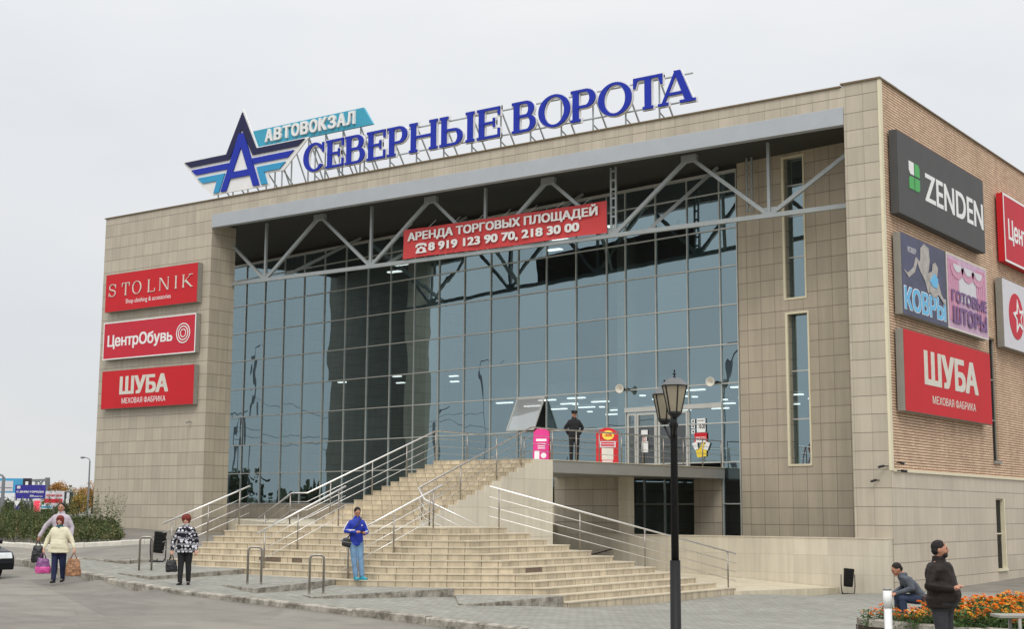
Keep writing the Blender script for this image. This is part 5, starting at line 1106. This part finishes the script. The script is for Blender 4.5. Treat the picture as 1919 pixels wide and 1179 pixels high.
lx, ly = 6.86, -26.45; lz = gz(lx, ly); SLP = thing('street_lamp', 'black twin lantern street lamp standing in front of the stairs', 'street lamp', (lx, ly, lz))
build(MB().lathe((lx, ly, lz), [(.12, 0), (.12, .06), (.078, .10), (.074, 1.30-lz+.02), (.06, 1.32-lz)], 20), 'post_base', 'black', SLP, True)
build(MB().lathe((lx, ly, 1.28), [(.055, 0), (.05, 1.9), (.06, 1.92), (.07, 1.95), (.05, 2.0), (.045, 2.08)], 20), 'post', 'black', SLP, True)
fv = Vector((.55, -.83, 0)); f1 = Vector((lx, ly, 3.40))+Vector((.12, -.18, 0)); f2 = Vector((lx, ly, 3.31))+Vector((-.34, .34, 0))
lantern(SLP, f1, .76); lantern(SLP, f2+Vector((0, 0, .03)), .74)
build(MB().tube([(lx, ly, 3.0), Vector((lx, ly, 3.1)).lerp(f2, .5)-Z*.12, f2-Z*.08], .02, 8).tube([(lx, ly, 3.05), f1-Z*.18, f1-Z*.08], .03, 8), 'bracket', 'black', SLP, True)
# bollard light
bx, by = 9.21, -24.53; bz_ = gz(bx, by); BO = thing('bollard_light', 'short steel bollard light with a white top section before the flower bed', 'bollard light', (bx, by, bz_))
build(MB().lathe((bx, by, bz_), [(.075, 0), (.075, .01), (.058, .012), (.058, .665-bz_)], 24), 'bollard_post', 'stainless', BO, True); build(MB().lathe((bx, by, .666), [(.060, 0), (.060, .245)], 24), 'diffuser', 'white', BO, True); build(MB().lathe((bx, by, .912), [(.062, 0), (.062, .025), (.05, .03)], 24), 'cap', 'signgrey', BO, True)
# foreground bench, cut by the frame
bq = Vector((10.9, -21.45, 0)); gb = gz(10.5, -21.8); B2 = thing('bench', 'weathered pale bench with bent metal legs before the marigolds at the right edge', 'bench', (10.6, -21.7, gb)); ux = Vector((.81, .59, 0)); uy = Vector((-.59, .81, 0))
for i in range(3): build(MB().obox(bq+uy*(i-1)*.15+Z*.46, ux*1.15, uy*.068, Z*.022), 'seat_slat', 'signgrey', B2, bevel=.006)
for s in (-.85, .85):
    c = bq+ux*s; build(MB().tube([c-uy*.2+Z*.43, c-uy*.22+Z*.2, c-uy*.12+Z*(gb+.05), c+uy*.12+Z*(gb+.05), c+uy*.22+Z*.2, c+uy*.2+Z*.43], .03, 8), 'leg', 'signgrey', B2, True)
# flower bed kerb and marigolds
BED = [(6.5, -19.1), (7.0, -19.75), (8.35, -19.95), (9.9, -19.85), (10.6, -19.4), (9.4, -14.0), (8.6, -14.3), (8.0, -14.9), (7.95, -17.1), (7.15, -18.75)]
def inpoly(x, y, P):
    c = False; j = len(P)-1
    for i in range(len(P)):
        if (P[i][1] > y) != (P[j][1] > y) and x < (P[j][0]-P[i][0])*(y-P[i][1])/(P[j][1]-P[i][1])+P[i][0]: c = not c
        j = i
    return c
mb = MB(); kerb_run([BED[-1]]+BED[:5], mb, .36, .14, .6, .9, 5); tag(build(mb, 'flower_bed_kerb', 'kerb'), kind='structure')
MAT['soil'] = plain('soil', hexc(62, 50, 40), .95, 0, .3, 6, .02, 20)
mb = MB().prism([(x, y) for x, y in BED], -.8, 0, 0, None, [gz(x, y)+.24 for x, y in BED]); struct('flower_bed_soil', mb, 'soil')
def leafm(name, c1, c2):
    m = M(name); oi = m.n('ShaderNodeObjectInfo'); a = m.noise(6, 3); f = m.remap(a, .3, .7, 0, 1); col = m.mix(f, c1, c2); m.base(col, .6, 0, .3)
    return m.m
MAT['mleaf'] = leafm('marigold_leaf', hexc(52, 78, 40), hexc(84, 108, 54))
MAT['morange'] = leafm('marigold_orange', hexc(236, 128, 26), hexc(248, 164, 44)); MAT['myellow'] = leafm('marigold_yellow', hexc(240, 186, 46), hexc(246, 206, 90)); MAT['mred'] = leafm('marigold_rust', hexc(222, 92, 30), hexc(238, 124, 40))
rf = random.Random(21)
def leafcards(n, rad, z0, z1, size, rnd, droop=.5):
    mb = MB()
    for _ in range(n):
        a = rnd.uniform(0, 6.283); r = rad*math.sqrt(rnd.random()); z = rnd.uniform(z0, z1); p = Vector((r*math.cos(a), r*math.sin(a), z)); d = Vector((rnd.gauss(0, 1), rnd.gauss(0, 1), rnd.gauss(.35, .6))).normalized(); s = d.cross(Vector((rnd.gauss(0, 1), rnd.gauss(0, 1), rnd.gauss(0, 1)))).normalized(); L = size*rnd.uniform(.6, 1.3)
        mb.add([p, p+d*L*.5+s*L*.2, p+d*L, p+d*L*.5-s*L*.2], [(0, 1, 2, 3)])
    return mb
def flowerhead(mb, c, r, rnd):
    for ring, (rr, zz, n) in enumerate(((1.0, .0, 11), (.72, .22, 9), (.42, .38, 7))):
        for k in range(n):
            a = 6.283*(k+rnd.random()*.6)/n; d = Vector((math.cos(a), math.sin(a), .15+ring*.25)); s = Vector((-math.sin(a), math.cos(a), 0)); w = r*.36; p = Vector(c)+Vector((0, 0, zz*r)); e = p+d*r*rr
            mb.add([p, p+d*r*rr*.6+s*w, e+s*w*.5, e-s*w*.5+Vector((0, 0, -.1*r)), p+d*r*rr*.6-s*w], [(0, 1, 2, 3, 4)])
PROT = []
for v, (cm, hh) in enumerate((('morange', .58), ('morange', .50), ('myellow', .44), ('mred', .40), ('myellow', .56))):
    t = thing('marigold_plant', 'bushy marigold plant among many alike in the flower bed', 'marigold', (0, 0, 0), 'marigold plants filling the flower bed'); mm_ = leafcards(190, .24, .02, hh*.92, .10, rf)
    for k in range(7): a = rf.uniform(0, 6.283); mm_.tube([(0, 0, 0), (.07*math.cos(a), .07*math.sin(a), hh*.5), (.15*math.cos(a), .15*math.sin(a), hh)], .006, 5)
    build(mm_, 'foliage', 'mleaf', t)
    for k in range(15):
        a = rf.uniform(0, 6.283); r = .25*math.sqrt(rf.random()); fm = MB(); flowerhead(fm, (r*math.cos(a), r*math.sin(a), hh*rf.uniform(.62, 1.08)), rf.uniform(.042, .066), rf); build(fm, 'flower_head', cm if rf.random() < .8 else 'morange', t)
    PROT.append(t)
cand = []
for _ in range(4000):
    x, y = rf.uniform(6.2, 10.7), rf.uniform(-20, -13.8)
    if inpoly(x, y, BED) and x > 6.95-.0*(y) and all((x-a)**2+(y-b)**2 > .30**2 for a, b in cand): cand.append((x, y))
used = 0
for x, y in cand:
    # keep those the picture can see: near the front or along the visible side
    hgt = .88 if x > 8.1 else .72
    p = PROT[0] if False else None
    src = PROT[(rf.choices((0, 1, 2, 3, 4), (5, 5, 3, 1, 3)))[0]]
    o = clone(src); o.location = (x, y, gz(x, y)+.22); o.rotation_euler = (0, 0, rf.uniform(0, 6.28)); s = rf.uniform(.8, 1.2)*hgt*(1.12 if y > -17.5 else .95); o.scale = (s*.95, s*.95, s); used += 1
for t in PROT:
    for ch in list(t.children): bpy.data.objects.remove(ch)
    bpy.data.objects.remove(t)

# ------------------------------------------------------------------ weeds, left
MAT['weed'] = leafm('weed_green', hexc(68, 82, 46), hexc(102, 114, 66)); MAT['weeddry'] = leafm('weed_dry', hexc(118, 108, 70), hexc(142, 130, 92))
WB = [(-32, -13.2), (-24.0, -14.0), (-22.6, -12.4), (-29.2, -7.2), (-34.5, -3.6), (-37, -1.0), (-46, -6)]
def weedstalk(mb, p, h, rnd, mi):
    a = rnd.uniform(0, 6.283); lean = rnd.uniform(.05, .4)*h; tip = p+Vector((math.cos(a)*lean, math.sin(a)*lean, h)); mid = p.lerp(tip, .5)+Vector((0, 0, h*.06))
    mb.tube([p, mid, tip], [.006, .004, .002], 3, False, mi)
    for k in range(int(9*h+7)):
        t = .12+.88*rnd.random(); q = p.lerp(tip, t); b = rnd.uniform(0, 6.283); L = .20*(1.15-t)*rnd.uniform(.7, 1.4)+.04; d = Vector((math.cos(b), math.sin(b), rnd.uniform(.2, 1.1))).normalized(); s = d.cross(Z).normalized()
        mb.add([q, q+d*L*.5+s*L*.13, q+d*L-Z*L*.2, q+d*L*.5-s*L*.13], [(0, 1, 2, 3)], mi)
rw = random.Random(5); wm = MB()
for _ in range(6500):
    x, y = rw.uniform(-44, -21), rw.uniform(-14.4, -2)
    if not inpoly(x, y, WB): continue
    if rw.random() > .97: continue
    dd = ((x+22.6)*8.8+(y+12.4)*11.9)/-14.8; e = min(1, max(.12, dd/3.2))*(.72+.5*abs(mnoise.noise(Vector((x*.45, y*.45, 3))))); weedstalk(wm, Vector((x, y, gz(x, y)-.1)), rw.uniform(.45, 1.0)*(.45+.65*e), rw, 0 if rw.random() < .85 else 1)
for _ in range(170):
    x, y = rw.uniform(-35, -28), rw.uniform(-8.5, -2.2); 
    if inpoly(x, y, WB): weedstalk(wm, Vector((x, y, gz(x, y)-.1)), rw.uniform(1.2, 1.9), rw, 0)
tag(build(wm, 'weeds', ['weed', 'weeddry']), 'tall dark green weeds growing behind the white kerb at the left', 'weeds', None, 'stuff')
MAT['kerbwhite'] = plain('whitewashed_kerb', hexc(206, 202, 190), .85, 0, .14, 4)
mb = MB(); kerb_run([(-46, -10.4), (-38, -12.2), (-32, -13.6), (-24.0, -14.4), (-22.3, -12.6), (-21.9, -11.0)], mb, -.02, .16, .4, 1.0, 8); tag(build(mb, 'white_kerb', 'kerbwhite'), kind='structure')

# ------------------------------------------------------------------ far background at the left
def tree(name, lb, x, y, zb, h, r, mt, seed, n=2600, group=None, ls=.55):
    rnd = random.Random(seed); t = thing(name, lb, 'tree', (x, y, zb), group); b = Vector((x, y, zb)); mb = MB().tube([b, b+Vector((.1, 0, h*.35)), b+Vector((0, .2, h*.8))], [h*.035, h*.026, h*.006], 8); pts = []
    for k in range(9):
        a = rnd.uniform(0, 6.28); z = h*rnd.uniform(.35, .7); e = b+Vector((math.cos(a)*r*.75, math.sin(a)*r*.75, z+h*.18)); mb.tube([b+Vector((0, 0, z*.8)), e], [h*.012, h*.003], 5); pts.append(e)
    build(mb, 'trunk', 'bark', t); c = MB(); cl = [b+Vector((rnd.gauss(0, r*.42), rnd.gauss(0, r*.42), h*rnd.uniform(.38, .93))) for _ in range(26)]+pts
    for _ in range(n):
        q = rnd.choice(cl); p = q+Vector((rnd.gauss(0, 1), rnd.gauss(0, 1), rnd.gauss(0, .8)))*r*.17; d = Vector((rnd.gauss(0, 1), rnd.gauss(0, 1), rnd.gauss(0, 1))).normalized(); s = d.cross(Vector((rnd.gauss(0, 1), rnd.gauss(0, 1), rnd.gauss(0, 1)))).normalized(); L = ls*rnd.uniform(.5, 1.2)*r*.16
        c.add([p, p+d*L+s*L*.5, p+d*L*1.8, p+d*L-s*L*.5], [(0, 1, 2, 3)])
    build(c, 'crown', mt, t); return t
MAT['bark'] = plain('bark', hexc(70, 60, 50), .9, 0, .3, 3); MAT['tgreen'] = leafm('tree_green', hexc(66, 82, 44), hexc(96, 110, 58)); MAT['torange'] = leafm('tree_orange', hexc(150, 104, 46), hexc(176, 130, 60)); MAT['tyellow'] = leafm('tree_yellow', hexc(160, 138, 56), hexc(140, 110, 60)); MAT['tdark'] = leafm('tree_dark', hexc(58, 70, 46), hexc(78, 84, 54))
def raypt(x, y, Zd):
    """point at image pixel (of the 1919 wide photo) and depth, used once to lay the distant things out in the world"""
    mw = camo.matrix_world.to_3x3(); return camo.location.copy() if False else Vector((16.786, -44.155, 2))+mw@Vector(((x-959.5)/2638.9, -(y-589.5)/2638.9, -1))*Zd
def gtree(px, Zd, top_h, r, mt, lb, seed, name='tree'): 
    p = raypt(px, 958, Zd); return tree(name, lb, p.x, p.y, p.z-2.5, top_h+2.5, r, mt, seed, 2200)
gtree(108, 300, 6.2, 2.6, 'torange', 'round orange autumn tree rising behind the billboards', 3); gtree(118, 310, 4.4, 4.6, 'tgreen', 'low green tree under the orange tree behind the billboards', 31)
gtree(152, 260, 4.6, 1.7, 'torange', 'brownish autumn tree left of the tall thin lamp post', 4); gtree(163, 250, 4.6, 1.7, 'tyellow', 'yellow leaved tree against the left edge of the building', 5); gtree(146, 230, 2.8, 1.4, 'tyellow', 'small yellow bush tree right of the white billboard', 6); gtree(172, 240, 5.6, 1.6, 'torange', 'tall rusty tree touching the left edge of the building', 71)
gtree(15, 250, 1.8, 3.5, 'tdark', 'dark green tree below the cyan billboard', 7); gtree(46, 330, 2.2, 4.0, 'tdark', 'dark green tree between the blue billboard posts', 8); gtree(95, 300, 1.4, 3.5, 'tgreen', 'low green tree beside the red price pylon', 9); gtree(125, 240, 1.7, 2.2, 'tdark', 'low dark tree below the white billboard', 10)
MAT['bbblue'] = plain('billboard_royal_blue', hexc(52, 46, 140), .5, 0, .04, .3); MAT['bbcyan'] = plain('billboard_cyan', hexc(72, 158, 200), .5, 0, .06, .3); MAT['bbdark'] = plain('billboard_dark', hexc(46, 42, 52), .5, 0, .1, .4); MAT['bbgreen'] = plain('billboard_dark_green', hexc(40, 58, 56), .5, 0, .2, .4); MAT['farmetal'] = plain('far_grey_metal', hexc(122, 126, 130), .6, .1, .05, .5)
MAT['ledred'] = emit('led_price_red', hexc(255, 90, 110), 1.0)
def billboard(lb, x0, x1, y0, y1, Zd, mat, texts=(), shapes=(), posts=(.5,)):
    c = raypt((x0+x1)/2, (y0+y1)/2, Zd); w, h = (x1-x0)*Zd/2638.9, (y1-y0)*Zd/2638.9; U = Vector((math.cos(.72), math.sin(.72), 0)); N = Vector((U.y, -U.x, 0)); t = thing('billboard', lb, 'billboard', (c.x, c.y, 0), None)
    build(MB().obox(c, U*w/2, N*.2, Z*h/2), 'panel', mat, t); O = c-U*w/2-Z*h/2+N*.2
    for (body, a, b, cc, d, mt) in texts: build(text_mb(MB(), body, O+U*a*w+Z*b*h+N*.02, U, Z, N, (cc-a)*w, (d-b)*h, .04, .05), 'lettering', mt, t)
    for (a, b, cc, d, mt, n) in shapes: build(MB().obox(O+U*(a+cc)/2*w+Z*(b+d)/2*h+N*n, U*(cc-a)*w/2, N*.02, Z*(d-b)*h/2), 'printed_patch', mt, t)
    for q in posts: build(MB().tube([c+U*(q-.5)*w-Z*(h/2+6)-N*.1, c+U*(q-.5)*w-Z*h*.3-N*.3], .22, 10), 'post', 'farmetal', t)
    return t
billboard('royal blue billboard reading С ДНЕМ ГОРОДА! on two posts', 29.5, 84.5, 909.5, 935, 270, 'bbblue', [('С ДНЕМ ГОРОДА!', .05, .41, .95, .57, 'white')], [(.06, .72, .17, .93, 'lightgrey', .03), (.5, .15, .92, .19, 'white', .03), (.5, .22, .62, .26, 'white', .03)], (.02, .5))
billboard('white and dark green billboard with a red strip right of the blue billboard', 84.5, 137.5, 921, 950, 285, 'lightgrey', [('ЛЕТНИЕ ЦЕНЫ', .05, .62, .6, .78, 'red2')], [(.0, .24, .62, .5, 'red2', .03), (.68, .02, .99, .97, 'bbgreen', .05), (.76, .5, .86, .9, 'lightgrey', .09), (.74, .1, .84, .5, 'white', .09)], (.3, .7))
billboard('wide cyan billboard with a white panel at the left frame edge', -30, 43.5, 897, 924, 310, 'bbcyan', (), [(.2, .1, .74, .82, 'lightgrey', .03), (.42, .32, .72, .38, 'farmetal', .06)], (.3, .8))
billboard('dark square billboard with a small white logo beside the cyan billboard', 43.5, 59.5, 897, 912, 309, 'bbdark', (), [(.3, .1, .62, .6, 'white', .03)], (.5,))
pp = billboard('red lit fuel price pylon in front of the billboards', 63.5, 76.5, 935, 960, 220, 'lightgrey', (), [(.06, .02, .94, .84, 'ledred', .04)]+[(.82, .1+.16*i, .9, .17+.16*i, 'white', .08) for i in range(4)], (.5,)); pp['category'] = 'price pylon'
billboard('small blue and white sign below the white billboard', 78, 98, 947, 954.5, 225, 'white', (), [(.0, .3, .98, .75, 'bbcyan', .03)], (.5,))
gt = thing('gantry', 'grey overhead sign gantry frame behind the blue billboard', 'gantry', raypt(75, 958, 300)); a_, b_ = raypt(60, 901, 300), raypt(89, 900, 300); build(MB().bar(a_, b_, .35, .5), 'beam', 'farmetal', gt); build(MB().bar(b_+Z*.5, raypt(89, 962, 300), .9, .6), 'post', 'farmetal', gt)
br = MB()
for k, (xa, xb) in enumerate(((64, 71), (71, 66), (71, 79), (82, 74))): br.bar(raypt(xa, 901, 300), raypt(xb, 909, 300), .25, .25)
build(br, 'brace', 'farmetal', gt)
def pole(lb, x, ytop, Zd, arm, rad=.07):
    p = raypt(x, ytop+6, Zd); base = Vector((p.x, p.y, p.z-(965-ytop)*Zd/2638.9-1)); U = Vector((math.cos(.62), math.sin(.62), 0)); t = thing('lamp_post', lb, 'lamp post', base, 'distant lamp posts'); build(MB().tube([base, p], [rad*1.5, rad], 8), 'post', 'farmetal', t)
    q = p+Z*6*Zd/2638.9; build(MB().tube([p, p.lerp(q, .6)+U*arm*.15, q+U*arm*.6, q+U*arm], rad*.7, 6), 'arm', 'farmetal', t); build(MB().ell(q+U*arm*1.15, abs(arm)*.25+.1, .16, .09, 10, 6), 'lamp_head', 'farmetal', t)
pole('tall thin lamp post with curved arm beside the left edge of the building', 168.5, 858, 110, -.5, .055); pole('darker concrete lamp post in front of the cyan billboard', 7, 889, 100, -.8, .11)
rs_ = thing('road_sign', 'white triangle give way sign above a round blue sign under the blue billboard', 'road sign', raypt(31, 958, 160)); a_ = raypt(31.5, 944, 160); U = Vector((.78, .62, 0)); N = Vector((.62, -.78, 0))
build(shape_mb(MB(), [[(-.38, .3), (0, -.35), (.38, .3)][::1]], a_, U, Z, N, .03), 'triangle', 'white', rs_); build(MB().lathe(raypt(31.5, 952, 160), [(.33, 0), (.33, .03)], 20, 0, N), 'disc', 'bbblue', rs_); build(MB().tube([raypt(28, 968, 160), raypt(28, 925, 160)], .05, 6), 'post', 'lightgrey', rs_)

# ------------------------------------------------------------------ parked car, only its nose in the frame
MAT['carpaint'] = plain('dark_car_paint', (.008, .009, .012, 1), .3, .1, .1, 3, spec=.3); MAT['tyre'] = plain('tyre_rubber', (.012, .012, .012, 1), .9, 0, .2, 12); MAT['carglass'] = plain('car_window', (.02, .024, .028, 1), .06, 0, .1, spec=.8); MAT['headlamp'] = plain('headlamp_lens', hexc(210, 214, 214), .08, .2, .2, 9, spec=.8)
cx, cy = -15.42, -22.5; cz = gz(cx-2, cy-.5)-KH; ca = math.radians(-8); CR = thing('parked_car', 'dark saloon car whose front pokes in at the left frame edge', 'car', (cx, cy, cz)); TC = Matrix.Translation((cx, cy, cz)) @ Matrix.Rotation(ca, 4, 'Z')
def cm(mb): mb.v = [tuple(TC@Vector(v)) for v in mb.v]; return mb
def section(pts, y, k=1): return [(x, y, z) for x, z in pts]
lo = [(0.0, .28), (.02, .45), (0, .62), (-.12, .74), (-1.05, .92), (-3.3, .96), (-4.25, .88), (-4.36, .6), (-4.3, .3)]; n = len(lo); ys_ = [-.80, -.74, 0, .74, .80]; ins = [.0, .03, .06, .03, 0]
mb = MB(); lay = []
for yy, sc in ((-.83, .97), (-.78, 1.0), (-.4, 1.03), (.4, 1.03), (.78, 1.0), (.83, .97)): lay.append([(x*1.0+(.08*(1-abs(yy)/.83) if x > -.2 else 0), yy, .28+(z-.28)*sc) for x, z in lo])
mb.v = [p for l_ in lay for p in l_]
for i in range(len(lay)-1):
    for k in range(n-1): mb.f.append((i*n+k, i*n+k+1, (i+1)*n+k+1, (i+1)*n+k)); mb.mi.append(0)
    mb.f.append((i*n+n-1, i*n, (i+1)*n, (i+1)*n+n-1)); mb.mi.append(0)
mb.f += [tuple(range(n))[::-1], tuple((len(lay)-1)*n+k for k in range(n))]; mb.mi += [0, 0]; build(cm(mb), 'body', 'carpaint', CR, bevel=.03)
gb_ = [(-1.0, .90), (-1.75, 1.38), (-2.9, 1.42), (-3.6, .95)]; g = MB()
for yy, s in ((-.74, 0), (.74, 0)): g.v += [(x, yy*(.86 if z > 1 else 1), z) for x, z in gb_]
g.f = [(0, 1, 5, 4), (2, 3, 7, 6), (0, 3, 2, 1), (4, 5, 6, 7)]; g.mi = [0]*4; build(cm(g), 'windows', 'carglass', CR).name = 'window'
g = MB(); g.v = [(x, yy*.86, z+.012) for yy in (-.75, .75) for x, z in gb_[1:3]]; g.f = [(0, 1, 3, 2)]; g.mi = [0]; build(cm(g), 'roof', 'carpaint', CR)
for s in (-1, 1):
    build(cm(MB().obox((-.02, s*.56, .64), (.06, 0, 0), (0, .19, 0), (-.03, 0, .075))), 'headlight', 'headlamp', CR, bevel=.02); build(cm(MB().obox((-1.05, s*.90, .98), (.08, 0, 0), (0, .08, 0), (0, 0, .06))), 'wing_mirror', 'carpaint', CR, bevel=.03)
    for xw in (-.82, -3.45):
        w = build(cm(MB().lathe((xw, s*.70, .30), [(.22, -.09), (.29, -.085), (.30, -.04), (.30, .06), (.27, .095), (.2, .10)], 22, 0, Vector((0, s, 0)))), 'wheel', 'tyre', CR, True); build(cm(MB().lathe((xw, s*.70, .30), [(.19, .08), (.19, .098), (.05, .104)], 18, 0, Vector((0, s, 0)))), 'rim', 'signgrey', w)
build(cm(MB().obox((.085, 0, .45), (.012, 0, 0), (0, .26, 0), (0, 0, .055))), 'number_plate', 'white', CR); build(cm(MB().obox((.075, 0, .62), (.02, 0, 0), (0, .30, 0), (0, 0, .05))), 'grille', 'blackmetal', CR)

# ------------------------------------------------------------------ sandwich boards on the deck
MAT['pinkboard'] = plain('magenta_board', hexc(214, 40, 130), .45, 0, .06, 4)
def sandwich(lb, x, y, w, h, face, rz, fn, z0=3.655):
    t = thing('sandwich_board', lb, 'sandwich board', (x, y, z0)); B = Matrix.Translation((x, y, z0)) @ Matrix.Rotation(rz, 4, 'Z'); U = (B.to_3x3()@Vector((1, 0, 0))); T_ = .22
    V = (B.to_3x3()@Vector((0, T_, 1))).normalized(); N = U.cross(V); O = B@Vector((-w/2, -T_*h, 0)); o = [(0, 0), (w, 0)]+[(w/2+w/2*math.cos(math.radians(a)), h-w*.42+w*.42*math.sin(math.radians(a))) for a in range(0, 181, 15)]
    build(shape_mb(MB(), [o], O, U, V, N, .03), 'front_panel', face, t); fn(t, O, U, V, N)
    V2 = (B.to_3x3()@Vector((0, -T_, 1))).normalized(); O2 = B@Vector((-w/2, T_*h, 0)); fr = MB()
    for a in (0, w): fr.bar(O2+U*a, O2+U*a+V2*h*.93, .035, .03)
    fr.bar(O2, O2+U*w, .03, .03); build(fr, 'rear_frame', 'red', t)
    build(MB().tube([O+U*a+V*b+N*.02 for a, b in o]+[O+N*.02], .016, 6), 'rim', 'red' if face != 'pinkboard' else 'pinkboard', t)
def pf(t, O, U, V, N):
    for a, b, c, d in ((.08, .62, .42, .70), (.12, .52, .40, .55), (.14, .44, .38, .47), (.14, .37, .38, .40), (.04, .02, .2, .3)): build(shape_mb(MB(), [rect(a, b, c, d)], O, U, V, N, .006, 0, .031), 'printed_line', 'white', t)
    build(shape_mb(MB(), [circ(.34, .14, .09)], O, U, V, N, .006, 0, .031), 'printed_disc', 'white', t)
def rf_(t, O, U, V, N):
    build(shape_mb(MB(), [circ(.40, .98, .2, .17)], O, U, V, N, .006, 0, .031), 'yellow_disc', 'yellow', t); build(text_mb(MB(), '-50%', O+U*.26+V*.93+N*.039, U, V, N, .28, .1, .004, .04), 'lettering', 'red', t)
    build(shape_mb(MB(), [rect(.12, .55, .66, .76)], O, U, V, N, .006, 0, .031), 'white_patch', 'lightgrey', t)
    for a, b, c, d in ((.15, .68, .62, .73), (.15, .59, .62, .65)): build(shape_mb(MB(), [rect(a, b, c, d)], O, U, V, N, .004, 0, .039), 'printed_line', 'red2', t)
    build(shape_mb(MB(), [rect(.18, .1, .58, .53)], O, U, V, N, .006, 0, .031), 'cream_patch', 'offwhite', t); build(shape_mb(MB(), [rect(.2, .03, .56, .07)], O, U, V, N, .006, 0, .031), 'printed_line', 'white', t)
sandwich('magenta sandwich board with white lines beside the top of the stairs', -9.55, -6.0, .5, 1.06, 'pinkboard', .5, pf)
sandwich('red sandwich board with a yellow disc on the deck before the doors', -9.2, -2.5, .74, 1.24, 'red', .55, rf_)

# ------------------------------------------------------------------ the side of the square behind the viewer, seen mirrored in the glass
rt = random.Random(9)
for i in range(15):
    x = -112+i*6+rt.uniform(-3, 3); y = -24-i*4.2+rt.uniform(-5, 5); tree('tree', 'dark leafy tree across the square behind the viewer', x, y, 0, rt.uniform(3.5, 6), rt.uniform(2.5, 3.8), 'tdark', 100+i, 700, 'trees across the square', 1.4)
MAT['plaster'] = plain('far_plaster', hexc(150, 140, 128), .8, 0, .1, .3); MAT['redroof'] = plain('far_red_roof', hexc(120, 62, 54), .8, 0, .2, .3)
hb = thing('low_shop', 'long low shop with a red roof across the square behind the viewer', 'building', (-60, -120, 0)); build(MB().box(-90, -20, -130, -120, -.5, 4), 'wall', 'plaster', hb); build(MB().box(-91, -19, -131, -119, 4, 5), 'roof', 'redroof', hb)
for k in range(11): build(MB().box(-87+k*6, -83.5+k*6, -120.0, -119.85, 1, 3.2), 'window', 'carglass', hb)
PLS = ((-74.7, -12.0, 14.4), (-79, -12.8, 9.4), (-64.4, -23.1, 9.2), (-76.2, -37.0, 15.2), (-33.6, -24.2, 11.5))
for i, (x, y, h) in enumerate(PLS):
    t = thing('lamp_post', 'tall concrete lamp post along the road behind the viewer', 'lamp post', (x, y, 0), 'lamp posts across the road'); build(MB().tube([(x, y, -.5), (x, y, h)], [.17, .11], 8), 'post', 'farmetal', t); build(MB().tube([(x, y, h), (x+.4, y, h+.7), (x+1.8, y, h+.9)], .05, 6), 'arm', 'farmetal', t)

for k, ((a, b), z) in enumerate((((1, 2), 9.0), ((2, 4), 9.0), ((1, 2), 8.3), ((0, 3), 11.0))):
    p, q = Vector((PLS[a][0], PLS[a][1], z)), Vector((PLS[b][0], PLS[b][1], z)); w = thing('overhead_wire', 'thin sagging overhead wire between the lamp posts across the road', 'wire', p, 'overhead wires across the road')
    build(MB().tube([p.lerp(q, t/10)-Z*1.1*(1-(t/5-1)**2) for t in range(11)], .022, 5), 'cable', 'blackmetal', w)
